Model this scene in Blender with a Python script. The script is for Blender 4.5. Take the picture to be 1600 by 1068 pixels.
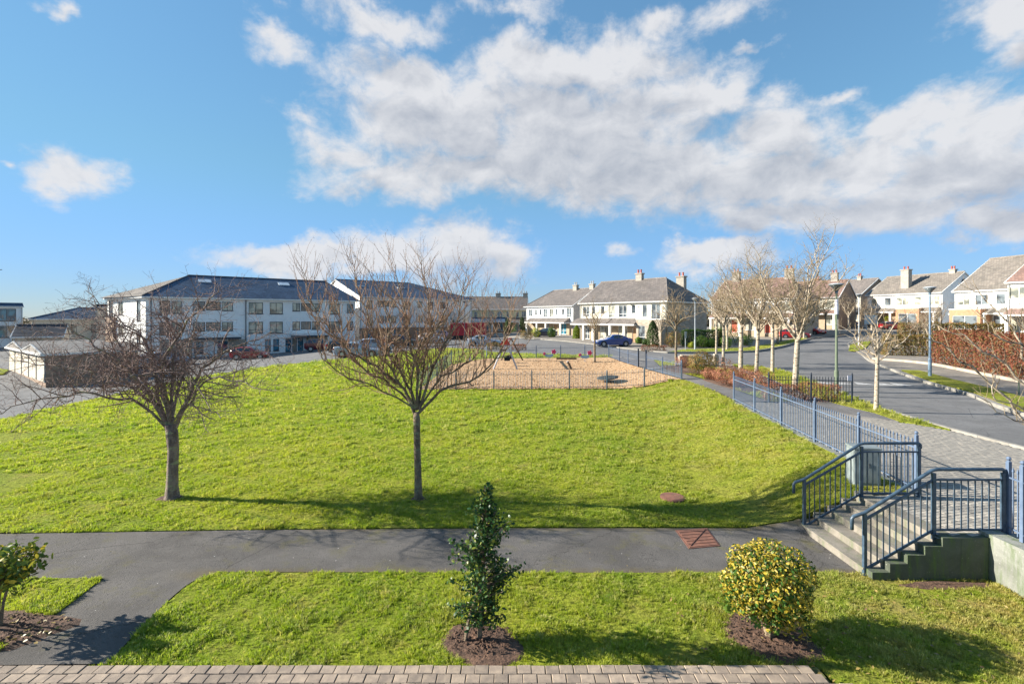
import bpy, bmesh, math, random
import numpy as np
from mathutils import Vector, Matrix, noise as mnoise
R = math.radians
scene = bpy.context.scene
for o_ in list(bpy.data.objects): bpy.data.objects.remove(o_)
col = scene.collection

# ------------------------------------------------------------------ camera
EYE = 4.5; FPX = 760.0; HZ = 495.0        # eye height; focal length and horizon row for a 1600 px wide picture
cam_d = bpy.data.cameras.new('camera'); cam = bpy.data.objects.new('camera', cam_d); col.objects.link(cam)
cam.location = (0, 0, EYE); cam.rotation_euler = (R(90), 0, 0)
cam_d.sensor_width = 36; cam_d.lens = FPX / 1600 * 36; cam_d.shift_y = -(534 - HZ) / 1600
cam_d.clip_start = 0.1; cam_d.clip_end = 6000
scene.camera = cam

# ------------------------------------------------------------------ sun
SUN_EL, SUN_AZ = R(24.5), R(-84)            # azimuth from +Y, clockwise
sdir = Vector((math.sin(SUN_AZ) * math.cos(SUN_EL), math.cos(SUN_AZ) * math.cos(SUN_EL), math.sin(SUN_EL)))
sd = bpy.data.lights.new('sun', 'SUN'); sun = bpy.data.objects.new('sun', sd); col.objects.link(sun)
sd.energy = 5.0; sd.angle = R(0.5); sd.color = (1.0, 0.92, 0.79)
sun.rotation_euler = (-sdir).to_track_quat('-Z', 'Y').to_euler()
scene.view_settings.view_transform = 'Standard'; scene.view_settings.look = 'None'
scene.view_settings.exposure = 1.4; scene.view_settings.gamma = 1
scene.view_settings.use_curve_mapping = False

# ------------------------------------------------------------------ node helpers
class NT:
    def __init__(s, tree): s.t = tree; s.n = tree.nodes; s.l = tree.links
    def node(s, typ, **kw):
        n = s.n.new(typ)
        for k, v in kw.items(): setattr(n, k, v)
        return n
    def put(s, sock, v):
        if isinstance(v, (int, float)): sock.default_value = v
        elif isinstance(v, (tuple, list)):
            v = tuple(v)
            if sock.type == 'RGBA' and len(v) == 3: v = v + (1,)
            sock.default_value = v
        else: s.l.new(v, sock)
    def m(s, op, a, b=0.0, c=None, clamp=False):
        n = s.node('ShaderNodeMath', operation=op, use_clamp=clamp)
        s.put(n.inputs[0], a); s.put(n.inputs[1], b)
        if c is not None: s.put(n.inputs[2], c)
        return n.outputs[0]
    def vm(s, op, a, b=(0, 0, 0), out=0):
        n = s.node('ShaderNodeVectorMath', operation=op)
        s.put(n.inputs[0], a)
        if op == 'SCALE': s.put(n.inputs[3], b)
        else: s.put(n.inputs[1], b)
        return n.outputs['Value'] if out else n.outputs[0]
    def ss(s, x, a, b, c=0.0, d=1.0):
        n = s.node('ShaderNodeMapRange', interpolation_type='SMOOTHSTEP')
        for i, v in enumerate((x, a, b, c, d)): s.put(n.inputs[i], v)
        return n.outputs[0]
    def lin(s, x, a, b, c=0.0, d=1.0):
        n = s.node('ShaderNodeMapRange')
        for i, v in enumerate((x, a, b, c, d)): s.put(n.inputs[i], v)
        return n.outputs[0]
    def mix(s, f, a, b, mode='MIX'):
        n = s.node('ShaderNodeMix', data_type='RGBA', blend_type=mode)
        s.put(n.inputs[0], f); s.put(n.inputs[6], a); s.put(n.inputs[7], b)
        return n.outputs[2]
    def noise(s, vec, scale, detail=4, rough=0.55, dist=0.0):
        n = s.node('ShaderNodeTexNoise')
        if vec is not None: s.put(n.inputs['Vector'], vec)
        n.inputs['Scale'].default_value = scale; n.inputs['Detail'].default_value = detail
        n.inputs['Roughness'].default_value = rough; n.inputs['Distortion'].default_value = dist
        return n.outputs[0]

# ------------------------------------------------------------------ world: sky with cumulus
def pxdir(px, py):
    x = (px - 800) / FPX; z = (HZ - py) / FPX
    return math.atan2(x, 1.0), math.atan2(z, math.hypot(x, 1.0))
w = bpy.data.worlds.new('World'); scene.world = w; w.use_nodes = True
w.node_tree.nodes.clear()
W = NT(w.node_tree)
sky = W.node('ShaderNodeTexSky', sky_type='NISHITA')
sky.sun_disc = False; sky.sun_elevation = SUN_EL; sky.sun_rotation = SUN_AZ
sky.altitude = 20; sky.air_density = 1.0; sky.dust_density = 0.05; sky.ozone_density = 2.0
dirv = W.node('ShaderNodeTexCoord').outputs['Generated']
sep = W.node('ShaderNodeSeparateXYZ'); W.l.new(dirv, sep.inputs[0])
az = W.m('ARCTAN2', sep.outputs[0], sep.outputs[1])
hyp = W.m('SQRT', W.m('ADD', W.m('MULTIPLY', sep.outputs[0], sep.outputs[0]), W.m('MULTIPLY', sep.outputs[1], sep.outputs[1])))
el = W.m('ARCTAN2', sep.outputs[2], hyp)
cmb = W.node('ShaderNodeCombineXYZ'); W.l.new(az, cmb.inputs[0]); W.l.new(el, cmb.inputs[1])
P0 = cmb.outputs[0]
BLOBS = [(118,262,84,50),(15,262,20,11),
 (640,118,150,44),(560,105,70,26),(880,105,190,66),(1000,105,110,40),(1080,140,120,52),(700,180,200,80),(900,200,250,90),(800,260,240,58),(540,235,80,40),(620,275,140,44),(1000,272,230,62),
 (1200,215,110,62),(1180,290,200,66),(1330,250,130,56),(1440,195,150,50),(1560,190,130,52),(1500,262,230,72),(1420,320,220,52),(1240,340,180,36),(1580,345,130,36),
 (480,402,150,30),(600,398,110,32),(720,392,120,58),(790,402,64,40),(1110,400,95,28),(1165,395,66,32),
 (430,58,62,32),(590,32,100,40),(1025,32,58,34),(1570,28,120,56),(1580,90,70,36),(475,185,40,24),(1150,15,70,26),(968,394,34,13),(790,8,80,22),(1305,160,44,14),(95,3,30,12),(1180,75,34,11)]
def blob_field(P, k=0.16):
    acc = None
    for (cx, cy, rx, ry) in BLOBS:
        a0, e0 = pxdir(cx, cy)
        ra = abs(pxdir(cx + rx, cy)[0] - pxdir(cx - rx, cy)[0]) / 2; re = abs(pxdir(cx, cy - ry)[1] - pxdir(cx, cy + ry)[1]) / 2
        d = W.vm('MULTIPLY', W.vm('SUBTRACT', P, (a0, e0, 0)), (1 / ra, 1 / re, 0))
        v = W.m('SUBTRACT', 1.0, W.vm('LENGTH', d, out=1))
        v = W.m('MULTIPLY', v, min(1.0, max(0.42, ry / 60)) if cy < 330 else (0.9 if rx > 50 else 0.4))         # thin wisps stay thin
        v = W.m('MAXIMUM', v, -1.0)
        acc = v if acc is None else W.m('SMOOTH_MAX', acc, v, k)
    side = W.ss(W.m('ABSOLUTE', W.vm('DOT_PRODUCT', P, (1, 0, 0), out=1)), 0.95, 1.3)
    far = W.lin(W.noise(W.vm('MULTIPLY', P, (1.4, 3.4, 1)), 1.7, 2), 0.42, 0.75, -0.9, 0.9)
    hi = W.ss(W.vm('DOT_PRODUCT', P, (0, 1, 0), out=1), 0.60, 0.85)
    kk = W.m('MAXIMUM', side, hi)
    return W.m('ADD', W.m('MULTIPLY', acc, W.m('SUBTRACT', 1.0, kk)), W.m('MULTIPLY', far, kk))
# billows: the lookup is pushed about by noise so that outlines puff and curl
def warped(P, amp):
    nn = W.node('ShaderNodeTexNoise'); W.put(nn.inputs['Vector'], W.vm('MULTIPLY', P, (1, 1.3, 1))); nn.inputs['Scale'].default_value = 7.0; nn.inputs['Detail'].default_value = 5; nn.inputs['Roughness'].default_value = 0.6
    off = W.vm('SCALE', W.vm('SUBTRACT', nn.outputs['Color'], (0.5, 0.5, 0.5)), amp)
    return W.vm('ADD', P, W.vm('MULTIPLY', off, (1, 0.8, 0)))
PW = warped(P0, 0.17)
fld = blob_field(PW)
puff = W.noise(W.vm('MULTIPLY', P0, (1, 1.35, 1)), 11.0, 9, 0.62, 0.35)
fine = W.noise(W.vm('MULTIPLY', P0, (1, 1.2, 1)), 34.0, 6, 0.7)
dA = W.m('ADD', W.m('ADD', fld, 0.03), W.m('ADD', W.m('MULTIPLY', W.m('SUBTRACT', puff, 0.5), 1.25), W.m('MULTIPLY', W.m('SUBTRACT', fine, 0.5), 0.45)))
fldB = blob_field(W.vm('ADD', PW, (-0.035, 0.062, 0)), 0.3)
puffB = W.noise(W.vm('ADD', W.vm('MULTIPLY', P0, (1, 1.35, 1)), (-0.014, 0.030, 0)), 11.0, 5, 0.55, 0.35)
alpha = W.ss(dA, -0.12, 0.56)
alpha = W.m('MULTIPLY', alpha, W.ss(el, 0.0, 0.06))
under = W.ss(fldB, -0.05, 0.75)                                        # how much cloud lies above, toward the sun
relief = W.m('MULTIPLY', W.m('SUBTRACT', puff, puffB), 1.7)
lit = W.m('ADD', W.m('SUBTRACT', 1.0, W.m('MULTIPLY', under, 0.66)), relief, clamp=True)
csun = W.mix(lit, (0.44, 0.475, 0.545), (0.78, 0.785, 0.81))
K = 0.092
ctint = W.vm('SCALE', csun, 4.25)
skyc = W.mix(1.0, sky.outputs[0], (0.70, 0.93, 0.93), 'MULTIPLY')
skyc = W.mix(W.ss(el, 0.30, -0.02), skyc, W.mix(1.0, skyc, (0.95, 0.98, 1.62), 'MULTIPLY'))
lum_ = W.vm('DOT_PRODUCT', skyc, (0.3, 0.5, 0.2), out=1)
skyc = W.vm('SCALE', skyc, W.m('DIVIDE', 1.0, W.m('ADD', 0.62, W.m('MULTIPLY', lum_, 0.30))))
fin = W.mix(W.m('MULTIPLY', alpha, 0.95), skyc, ctint)
bg = W.node('ShaderNodeBackground'); W.l.new(fin, bg.inputs[0]); bg.inputs[1].default_value = K
wo = W.node('ShaderNodeOutputWorld'); W.l.new(bg.outputs[0], wo.inputs[0])
w.cycles.sampling_method = 'MANUAL'; w.cycles.sample_map_resolution = 512

# ------------------------------------------------------------------ materials
MATS = {}
def new_mat(name):
    m = bpy.data.materials.new(name); m.use_nodes = True; m.node_tree.nodes.clear()
    T = NT(m.node_tree); MATS[name] = m
    out = T.node('ShaderNodeOutputMaterial'); b = T.node('ShaderNodeBsdfPrincipled')
    T.l.new(b.outputs[0], out.inputs[0]); return m, T, b, out
def gpos(T): return T.node('ShaderNodeNewGeometry').outputs['Position']
def opos(T): return T.node('ShaderNodeTexCoord').outputs['Object']
def bump(T, b, h, dist, strength=1.0):
    n = T.node('ShaderNodeBump'); n.inputs['Strength'].default_value = strength; n.inputs['Distance'].default_value = dist
    T.put(n.inputs['Height'], h); T.l.new(n.outputs[0], b.inputs['Normal'])
def simple(name, c, rough=0.7, var=0.15, scale=3.0, metal=0.0, bmp=0.0, bscale=40, c2=None, world=False, spec=0.5, rnd=0.0, coat=0.0):
    m, T, b, out = new_mat(name)
    P = gpos(T) if world else opos(T)
    n = T.noise(P, scale, 6, 0.6)
    c2 = c2 or tuple(x * (1 - var) * 0.9 for x in c)
    cc = T.mix(T.ss(n, 0.3, 0.7), c, c2)
    if rnd:
        r = T.node('ShaderNodeObjectInfo').outputs['Random']
        cc = T.mix(1.0, cc, T.mix(r, (1 - rnd,) * 3, (1 + rnd * .6, 1 + rnd * .55, 1 + rnd * .45)), 'MULTIPLY')
    T.put(b.inputs['Base Color'], cc); b.inputs['Roughness'].default_value = rough; b.inputs['Metallic'].default_value = metal
    b.inputs['Specular IOR Level'].default_value = spec
    if coat: b.inputs['Coat Weight'].default_value = coat; b.inputs['Coat Roughness'].default_value = 0.05
    if bmp: bump(T, b, T.noise(P, bscale, 5, 0.65), bmp)
    return m

def grass_color(T, P, r=None):
    big = T.noise(P, 0.22, 4, 0.6); mid = T.noise(P, 1.7, 5, 0.65, 0.3)
    c = T.mix(T.ss(big, 0.35, 0.65), (0.29, 0.38, 0.036), (0.41, 0.45, 0.05))
    c = T.mix(T.ss(mid, 0.52, 0.75), c, (0.45, 0.41, 0.10))
    c = T.mix(T.ss(mid, 0.47, 0.22), c, (0.15, 0.26, 0.03))
    # worn, straw coloured turf toward the road side and by the steps
    sp = T.node('ShaderNodeSeparateXYZ'); T.l.new(P, sp.inputs[0])
    dry = T.m('MULTIPLY', T.ss(sp.outputs[0], 0.5, 9.0), T.ss(T.noise(P, 1.1, 5, 0.7), 0.35, 0.66))
    near = T.ss(sp.outputs[1], 9.5, 8.0)
    dry = T.m('MULTIPLY', dry, T.m('ADD', 0.45, T.m('MULTIPLY', near, 0.75)), clamp=True)
    c = T.mix(T.m('MULTIPLY', T.ss(T.noise(P, 0.55, 6, 0.75, 0.6), 0.56, 0.70), 0.7), c, (0.36, 0.33, 0.10))
    c = T.mix(T.m('MULTIPLY', T.ss(T.noise(P, 2.6, 6, 0.75, 0.3), 0.60, 0.72), 0.75), c, (0.16, 0.15, 0.05))
    return T.mix(dry, c, (0.47, 0.38, 0.13))
def make_grass(name, blade):
    m, T, b, out = new_mat(name)
    P = gpos(T)
    c = grass_color(T, P)
    if blade:
        r = T.node('ShaderNodeObjectInfo').outputs['Random']
        c = T.mix(T.ss(r, 0.72, 1.0), c, (0.55, 0.52, 0.19))
        c = T.mix(T.ss(r, 0.3, 0.0), c, T.mix(1.0, c, (0.72, 0.8, 0.7), 'MULTIPLY'))
        T.put(b.inputs['Base Color'], c); b.inputs['Roughness'].default_value = 0.6
        tr = T.node('ShaderNodeBsdfTranslucent'); T.put(tr.inputs[0], T.mix(1.0, c, (1.1, 1.15, 0.6), 'MULTIPLY'))
        mx = T.node('ShaderNodeMixShader'); mx.inputs[0].default_value = 0.5
        T.l.new(b.outputs[0], mx.inputs[1]); T.l.new(tr.outputs[0], mx.inputs[2]); T.l.new(mx.outputs[0], out.inputs[0])
    else:
        f = T.noise(P, 9.0, 6, 0.7)
        c = T.mix(T.ss(f, 0.52, 0.3), c, (0.085, 0.11, 0.015))  # dark speckle paints shade into the gaps between tufts
        c = T.mix(T.ss(T.noise(P, 0.9, 4, 0.7), 0.66, 0.78), c, (0.16, 0.11, 0.06))
        T.put(b.inputs['Base Color'], c); b.inputs['Roughness'].default_value = 0.9; b.inputs['Specular IOR Level'].default_value = 0.1
        h = T.m('ADD', T.noise(P, 11.0, 6, 0.75), T.m('MULTIPLY', T.noise(P, 3.0, 3, 0.6), 1.2))
        bump(T, b, h, 0.4)
    return m
make_grass('turf', False); make_grass('blade', True)

def tarmac(name, c, moss=0.0, speck=1.0, stain=0.4):
    m, T, b, out = new_mat(name)
    P = gpos(T)
    n = T.noise(P, 0.8, 6, 0.65, 0.4); f = T.noise(P, 48, 3, 0.8); f2 = T.noise(P, 17, 5, 0.8)
    cc = T.mix(T.ss(n, 0.3, 0.72), tuple(x * (1 - stain * .6) for x in c), tuple(x * (1 + stain * .5) for x in c))
    cc = T.mix(T.ss(f, 0.58, 0.78), cc, tuple(min(.6, x * (1 + 1.6 * speck)) for x in c))
    cc = T.mix(T.ss(f2, 0.48, 0.3), cc, tuple(x * 0.55 for x in c))
    v = T.node('ShaderNodeTexVoronoi'); v.inputs['Scale'].default_value = 3.5; T.put(v.inputs['Vector'], P)
    cc = T.mix(T.m('LESS_THAN', v.outputs[0], 0.035), cc, (0.5, 0.48, 0.45))
    cr = T.node('ShaderNodeTexVoronoi', feature='DISTANCE_TO_EDGE'); cr.inputs['Scale'].default_value = 0.35; T.put(cr.inputs['Vector'], T.vm('ADD', P, T.vm('SCALE', T.noise(P, 2.5, 4, 0.7), 0.7)))
    cc = T.mix(T.m('MULTIPLY', T.m('LESS_THAN', cr.outputs[0], 0.0035), 0.55), cc, (0.035, 0.033, 0.03))
    if moss > .3:
        sy = T.node('ShaderNodeSeparateXYZ'); T.l.new(P, sy.inputs[0])
        eg = T.m('ABSOLUTE', T.m('SUBTRACT', sy.outputs[1], 9.48))
        ef = T.ss(T.m('ADD', eg, T.m('MULTIPLY', T.noise(P, 3.0, 6, 0.75), 0.5)), 0.95, 1.2)
        ef = T.m('MULTIPLY', T.m('MULTIPLY', ef, T.ss(sy.outputs[1], 8.2, 8.5)), T.ss(sy.outputs[0], -6.3, -5.0))
        cc = T.mix(T.m('MULTIPLY', ef, 0.75), cc, (0.125, 0.10, 0.05))
    if moss:
        mm = T.m('MULTIPLY', T.ss(T.noise(P, 1.3, 5, 0.7), 0.52, 0.72), moss)
        cc = T.mix(mm, cc, (0.13, 0.12, 0.035))
    T.put(b.inputs['Base Color'], cc); b.inputs['Roughness'].default_value = 0.92; b.inputs['Specular IOR Level'].default_value = 0.2
    bump(T, b, T.m('ADD', f, T.m('MULTIPLY', f2, .8)), 0.012)
    return m
tarmac('tarmac_path', (0.115, 0.108, 0.102), moss=0.5)
tarmac('tarmac_road', (0.16, 0.16, 0.162), speck=0.5, stain=0.3)
tarmac('tarmac_side', (0.16, 0.155, 0.155), moss=0.15, speck=0.5)
tarmac('drive', (0.25, 0.225, 0.195), speck=0.4)
simple('earth_base', (0.16, 0.13, 0.09), 0.95, world=True, scale=0.3)
simple('soil', (0.15, 0.085, 0.055), 0.95, c2=(0.06, 0.035, 0.025), world=True, scale=14, bmp=0.04, bscale=22)
simple('bark_chip', (0.54, 0.36, 0.20), 0.9, c2=(0.38, 0.23, 0.12), world=True, scale=5, bmp=0.05, bscale=11)
simple('paver', (0.35, 0.28, 0.215), 0.9, c2=(0.23, 0.185, 0.15), world=True, scale=9, bmp=0.004, bscale=90, rnd=0.25)
simple('sett', (0.35, 0.325, 0.285), 0.9, c2=(0.29, 0.27, 0.24), world=True, scale=2.5, bmp=0.004, bscale=60, rnd=0.3)
simple('joint', (0.12, 0.10, 0.045), 0.95, c2=(0.07, 0.09, 0.02), world=True, scale=6)
simple('sett_joint', (0.28, 0.255, 0.215), 0.95, c2=(0.23, 0.21, 0.17), world=True, scale=3)
simple('kerb', (0.30, 0.285, 0.255), 0.85, c2=(0.20, 0.19, 0.17), world=True, scale=2, bmp=0.004)
def concrete(name, c, green=0.6):
    m, T, b, out = new_mat(name)
    P = gpos(T); n = T.noise(P, 2.0, 7, 0.7, 0.5)
    cc = T.mix(T.ss(n, 0.3, 0.7), c, tuple(x * .6 for x in c))
    st = T.noise(T.vm('MULTIPLY', P, (3.0, 3.0, 0.4)), 2.2, 5, 0.7)
    cc = T.mix(T.m('MULTIPLY', T.ss(st, 0.47, 0.68), green), cc, (0.075, 0.12, 0.035))
    cc = T.mix(T.m('MULTIPLY', T.ss(T.noise(P, 30, 3, .7), 0.62, 0.75), .5), cc, (0.55, 0.54, 0.5))
    T.put(b.inputs['Base Color'], cc); b.inputs['Roughness'].default_value = 0.85
    bump(T, b, T.noise(P, 45, 5, 0.7), 0.006)
concrete('concrete_step', (0.25, 0.225, 0.19), 0.45); concrete('concrete_mossy_shade', (0.085, 0.10, 0.075), 1.0); concrete('concrete_pale', (0.25, 0.26, 0.235), 0.7)  # wall mix: moss, plus the face's shade put into a darker concrete
simple('rail_blue', (0.06, 0.10, 0.145), 0.42, c2=(0.028, 0.05, 0.08), scale=9, bmp=0.0015, bscale=30)
simple('fence_blue', (0.13, 0.18, 0.27), 0.42, c2=(0.09, 0.13, 0.21), scale=6)
simple('fence_dark', (0.04, 0.055, 0.08), 0.5)
simple('lamp_blue', (0.16, 0.24, 0.33), 0.45); simple('lamp_green', (0.14, 0.18, 0.12), 0.6); simple('lamp_grey', (0.40, 0.44, 0.48), 0.4)
simple('cabinet_green', (0.22, 0.26, 0.27), 0.55, c2=(0.17, 0.20, 0.205), scale=4)
simple('rust', (0.22, 0.095, 0.06), 0.9, c2=(0.14, 0.065, 0.045), scale=9, bmp=0.004, bscale=60)
simple('rust_dark', (0.16, 0.07, 0.05), 0.9)

def wallmat(name, c, rough=0.85, dirt=0.12, brick=None):
    m, T, b, out = new_mat(name)
    P = opos(T)
    n = T.noise(P, 0.6, 6, 0.65); st = T.noise(T.vm('MULTIPLY', P, (2.5, 2.5, 0.35)), 1.4, 5, 0.7)
    cc = T.mix(T.ss(n, 0.35, 0.75), c, tuple(x * (1 - dirt) for x in c))
    cc = T.mix(T.m('MULTIPLY', T.ss(st, 0.5, 0.75), dirt * 1.4), cc, tuple(x * 0.55 for x in c))
    if brick:
        bt = T.node('ShaderNodeTexBrick'); bt.inputs['Scale'].default_value = 1.0
        bt.inputs['Brick Width'].default_value = brick[0]; bt.inputs['Row Height'].default_value = brick[1]; bt.inputs['Mortar Size'].default_value = 0.012
        sp = T.node('ShaderNodeSeparateXYZ'); T.l.new(P, sp.inputs[0])
        cb = T.node('ShaderNodeCombineXYZ'); T.l.new(T.m('ADD', sp.outputs[0], sp.outputs[1]), cb.inputs[0]); T.l.new(sp.outputs[2], cb.inputs[1])
        T.l.new(cb.outputs[0], bt.inputs['Vector'])
        T.put(bt.inputs['Color1'], (1, 1, 1)); T.put(bt.inputs['Color2'], (0.68, 0.66, 0.64)); T.put(bt.inputs['Mortar'], (0.8, 0.78, 0.72))
        cc = T.mix(1.0, cc, bt.outputs[0], 'MULTIPLY')
    T.put(b.inputs['Base Color'], cc); b.inputs['Roughness'].default_value = rough
    bump(T, b, T.noise(P, 60, 3, 0.7), 0.004)
wallmat('render_white', (0.82, 0.82, 0.80)); wallmat('render_cream', (0.70, 0.67, 0.56)); wallmat('render_yellow', (0.66, 0.58, 0.36))
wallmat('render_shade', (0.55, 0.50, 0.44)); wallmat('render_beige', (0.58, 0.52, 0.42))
wallmat('brick_buff', (0.44, 0.35, 0.25), brick=(0.30, 0.10)); wallmat('brick_brown', (0.36, 0.25, 0.18), brick=(0.30, 0.10)); wallmat('brick_stone', (0.44, 0.38, 0.31), brick=(0.42, 0.2))
wallmat('brick_orange', (0.50, 0.27, 0.16), brick=(0.30, 0.10)); wallmat('panel_tan', (0.36, 0.29, 0.23), brick=(0.22, 0.4))
simple('timber', (0.40, 0.24, 0.13), 0.7)
def tilemat(name, c, c2, w=0.33):
    m, T, b, out = new_mat(name)
    P = opos(T)
    n = T.noise(P, 0.45, 6, 0.65); f = T.noise(P, 3.2, 4, 0.7)
    cc = T.mix(T.ss(n, 0.35, 0.7), c, c2)
    cc = T.mix(T.m('MULTIPLY', T.ss(f, 0.55, 0.75), 0.5), cc, tuple(min(1, x * 1.5) for x in c))
    wv = T.node('ShaderNodeTexBrick'); wv.inputs['Scale'].default_value = 1; wv.inputs['Brick Width'].default_value = w; wv.inputs['Row Height'].default_value = w
    wv.inputs['Mortar Size'].default_value = 0.02; T.put(wv.inputs['Color1'], (1.1, 1.1, 1.1)); T.put(wv.inputs['Color2'], (0.72, 0.72, 0.74)); T.put(wv.inputs['Mortar'], (0.55, 0.55, 0.55))
    sp = T.node('ShaderNodeSeparateXYZ'); T.l.new(P, sp.inputs[0])
    cb = T.node('ShaderNodeCombineXYZ'); T.l.new(sp.outputs[0], cb.inputs[0]); T.l.new(T.m('MULTIPLY', sp.outputs[2], 1.9), cb.inputs[1])
    T.l.new(cb.outputs[0], wv.inputs['Vector'])
    cc = T.mix(1.0, cc, wv.outputs[0], 'MULTIPLY')
    T.put(b.inputs['Base Color'], cc); b.inputs['Roughness'].default_value = 0.6
tilemat('tile_grey', (0.205, 0.18, 0.165), (0.155, 0.14, 0.13)); tilemat('tile_slate', (0.075, 0.125, 0.20), (0.05, 0.09, 0.155), 0.42)
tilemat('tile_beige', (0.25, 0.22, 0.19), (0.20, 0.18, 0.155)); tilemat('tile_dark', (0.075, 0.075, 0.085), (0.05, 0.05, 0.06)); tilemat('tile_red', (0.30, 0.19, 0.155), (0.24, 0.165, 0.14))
simple('trim_white', (0.78, 0.78, 0.76), 0.45, var=.06); simple('trim_dark', (0.035, 0.045, 0.06), 0.45); simple('trim_grey', (0.42, 0.43, 0.43), 0.5)
simple('pot_red', (0.42, 0.10, 0.06), 0.8); simple('chimney_render', (0.36, 0.335, 0.29), 0.9, bmp=0.004)
def glassmat(name, c, c2=None, rough=0.06, scale=0.9):
    m, T, b, out = new_mat(name)
    P = opos(T)
    r = T.node('ShaderNodeObjectInfo').outputs['Random']
    off = T.vm('SCALE', T.node('ShaderNodeCombineXYZ').outputs[0], 1.0)
    cm = T.node('ShaderNodeCombineXYZ'); T.l.new(T.m('MULTIPLY', r, 57.0), cm.inputs[0]); T.l.new(T.m('MULTIPLY', r, 23.0), cm.inputs[2])
    n = T.noise(T.vm('ADD', P, cm.outputs[0]), scale, 3, 0.5)
    cc = T.mix(T.ss(n, 0.40, 0.60), c, c2 or tuple(x * .4 for x in c))
    T.put(b.inputs['Base Color'], cc); b.inputs['Roughness'].default_value = rough; b.inputs['Specular IOR Level'].default_value = 0.9
    b.inputs['Coat Weight'].default_value = 0.6; b.inputs['Coat Roughness'].default_value = 0.03
glassmat('glass', (0.16, 0.19, 0.21), (0.045, 0.055, 0.065)); glassmat('glass_curtain', (0.50, 0.48, 0.38), (0.14, 0.15, 0.13)); glassmat('glass_blue', (0.06, 0.22, 0.30), (0.03, 0.08, 0.12))
glassmat('car_glass', (0.035, 0.05, 0.06), (0.02, 0.03, 0.035), 0.04); simple('skylight_glass', (0.55, 0.62, 0.68), 0.15)
for nm_, c_ in dict(car_blue=(0.01, 0.055, 0.24), car_navy=(0.012, 0.02, 0.045), car_silver=(0.30, 0.38, 0.48), car_maroon=(0.13, 0.006, 0.018), car_red=(0.42, 0.012, 0.018), car_white=(0.70, 0.71, 0.72), car_black=(0.012, 0.012, 0.015)).items():
    simple(nm_, c_, 0.28, var=0.05, spec=0.6, coat=0.8)
simple('tyre', (0.018, 0.018, 0.02), 0.9); simple('alloy', (0.45, 0.46, 0.48), 0.3, metal=0.8); simple('head_lamp', (0.75, 0.78, 0.8), 0.1); simple('tail_lamp', (0.40, 0.01, 0.01), 0.2)
simple('plate', (0.7, 0.7, 0.62), 0.5); simple('van_red', (0.42, 0.008, 0.02), 0.45)
simple('play_grey', (0.42, 0.43, 0.46), 0.5, c2=(0.33, 0.33, 0.36)); simple('play_brown', (0.13, 0.09, 0.055), 0.7); simple('play_red', (0.55, 0.045, 0.02), 0.45)
simple('play_pink', (0.65, 0.035, 0.16), 0.4); simple('play_blue', (0.25, 0.42, 0.55), 0.4); simple('rubber', (0.03, 0.035, 0.035), 0.8)
simple('stone_pale', (0.45, 0.38, 0.30), 0.9, bmp=0.02, bscale=5); simple('road_white', (0.55, 0.55, 0.53), 0.8, c2=(0.22, 0.22, 0.23), scale=5)
simple('sign_blue', (0.30, 0.42, 0.50), 0.5); simple('notice_white', (0.72, 0.70, 0.80), 0.5); simple('bin_green', (0.05, 0.10, 0.06), 0.5)

def barkmat(name, c, c2, marks=None):
    m, T, b, out = new_mat(name)
    P = opos(T)
    n = T.noise(T.vm('MULTIPLY', P, (1, 1, 0.5)), 7.0, 6, 0.7)
    cc = T.mix(T.ss(n, 0.38, 0.66), c, c2)
    if marks:
        k = T.noise(T.vm('MULTIPLY', P, (1, 1, 3.2)), 3.0, 4, 0.7)
        cc = T.mix(T.ss(k, 0.54, 0.60), cc, marks)
    T.put(b.inputs['Base Color'], cc); b.inputs['Roughness'].default_value = 0.85
    bump(T, b, T.m('ADD', T.noise(P, 30, 5, 0.7), T.noise(T.vm('MULTIPLY', P, (1, 1, 4)), 9, 4, 0.7)), 0.03)
barkmat('bark_cherry', (0.30, 0.225, 0.19), (0.13, 0.09, 0.08), (0.30, 0.30, 0.18)); barkmat('twig_purple', (0.33, 0.23, 0.20), (0.17, 0.105, 0.095))
barkmat('bark_brown', (0.25, 0.185, 0.125), (0.11, 0.08, 0.055), (0.25, 0.25, 0.15)); barkmat('twig_red', (0.38, 0.26, 0.165), (0.25, 0.12, 0.075))
barkmat('bark_birch', (0.52, 0.44, 0.34), (0.36, 0.30, 0.22), (0.09, 0.065, 0.05)); barkmat('twig_pale', (0.36, 0.28, 0.175), (0.22, 0.165, 0.105))
barkmat('twig_grey', (0.34, 0.27, 0.20), (0.20, 0.155, 0.12))

def leafmat(name, c, c2, c3=None, trans=0.3, rough=0.45, rim=None):
    """colour differs from leaf to leaf by the stored attribute 'leaf' (x: random, y: rim)"""
    m, T, b, out = new_mat(name)
    a = T.node('ShaderNodeAttribute', attribute_name='leaf')
    sp = T.node('ShaderNodeSeparateXYZ'); T.l.new(a.outputs['Vector'], sp.inputs[0])
    cc = T.mix(T.ss(sp.outputs[0], 0.2, 0.8), c, c2)
    if c3: cc = T.mix(T.ss(sp.outputs[0], 0.72, 0.95), cc, c3)
    if rim:
        f = T.m('MULTIPLY', T.ss(sp.outputs[1], 0.0, 0.55), T.ss(sp.outputs[0], 0.26, 0.40))
        cc = T.mix(f, cc, T.mix(T.ss(sp.outputs[0], 0.8, 1.0), rim, (0.62, 0.52, 0.20)))
    T.put(b.inputs['Base Color'], cc); b.inputs['Roughness'].default_value = rough; b.inputs['Specular IOR Level'].default_value = 0.25
    tr = T.node('ShaderNodeBsdfTranslucent'); T.put(tr.inputs[0], cc)
    mx = T.node('ShaderNodeMixShader'); mx.inputs[0].default_value = trans
    T.l.new(b.outputs[0], mx.inputs[1]); T.l.new(tr.outputs[0], mx.inputs[2]); T.l.new(mx.outputs[0], out.inputs[0])
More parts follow.
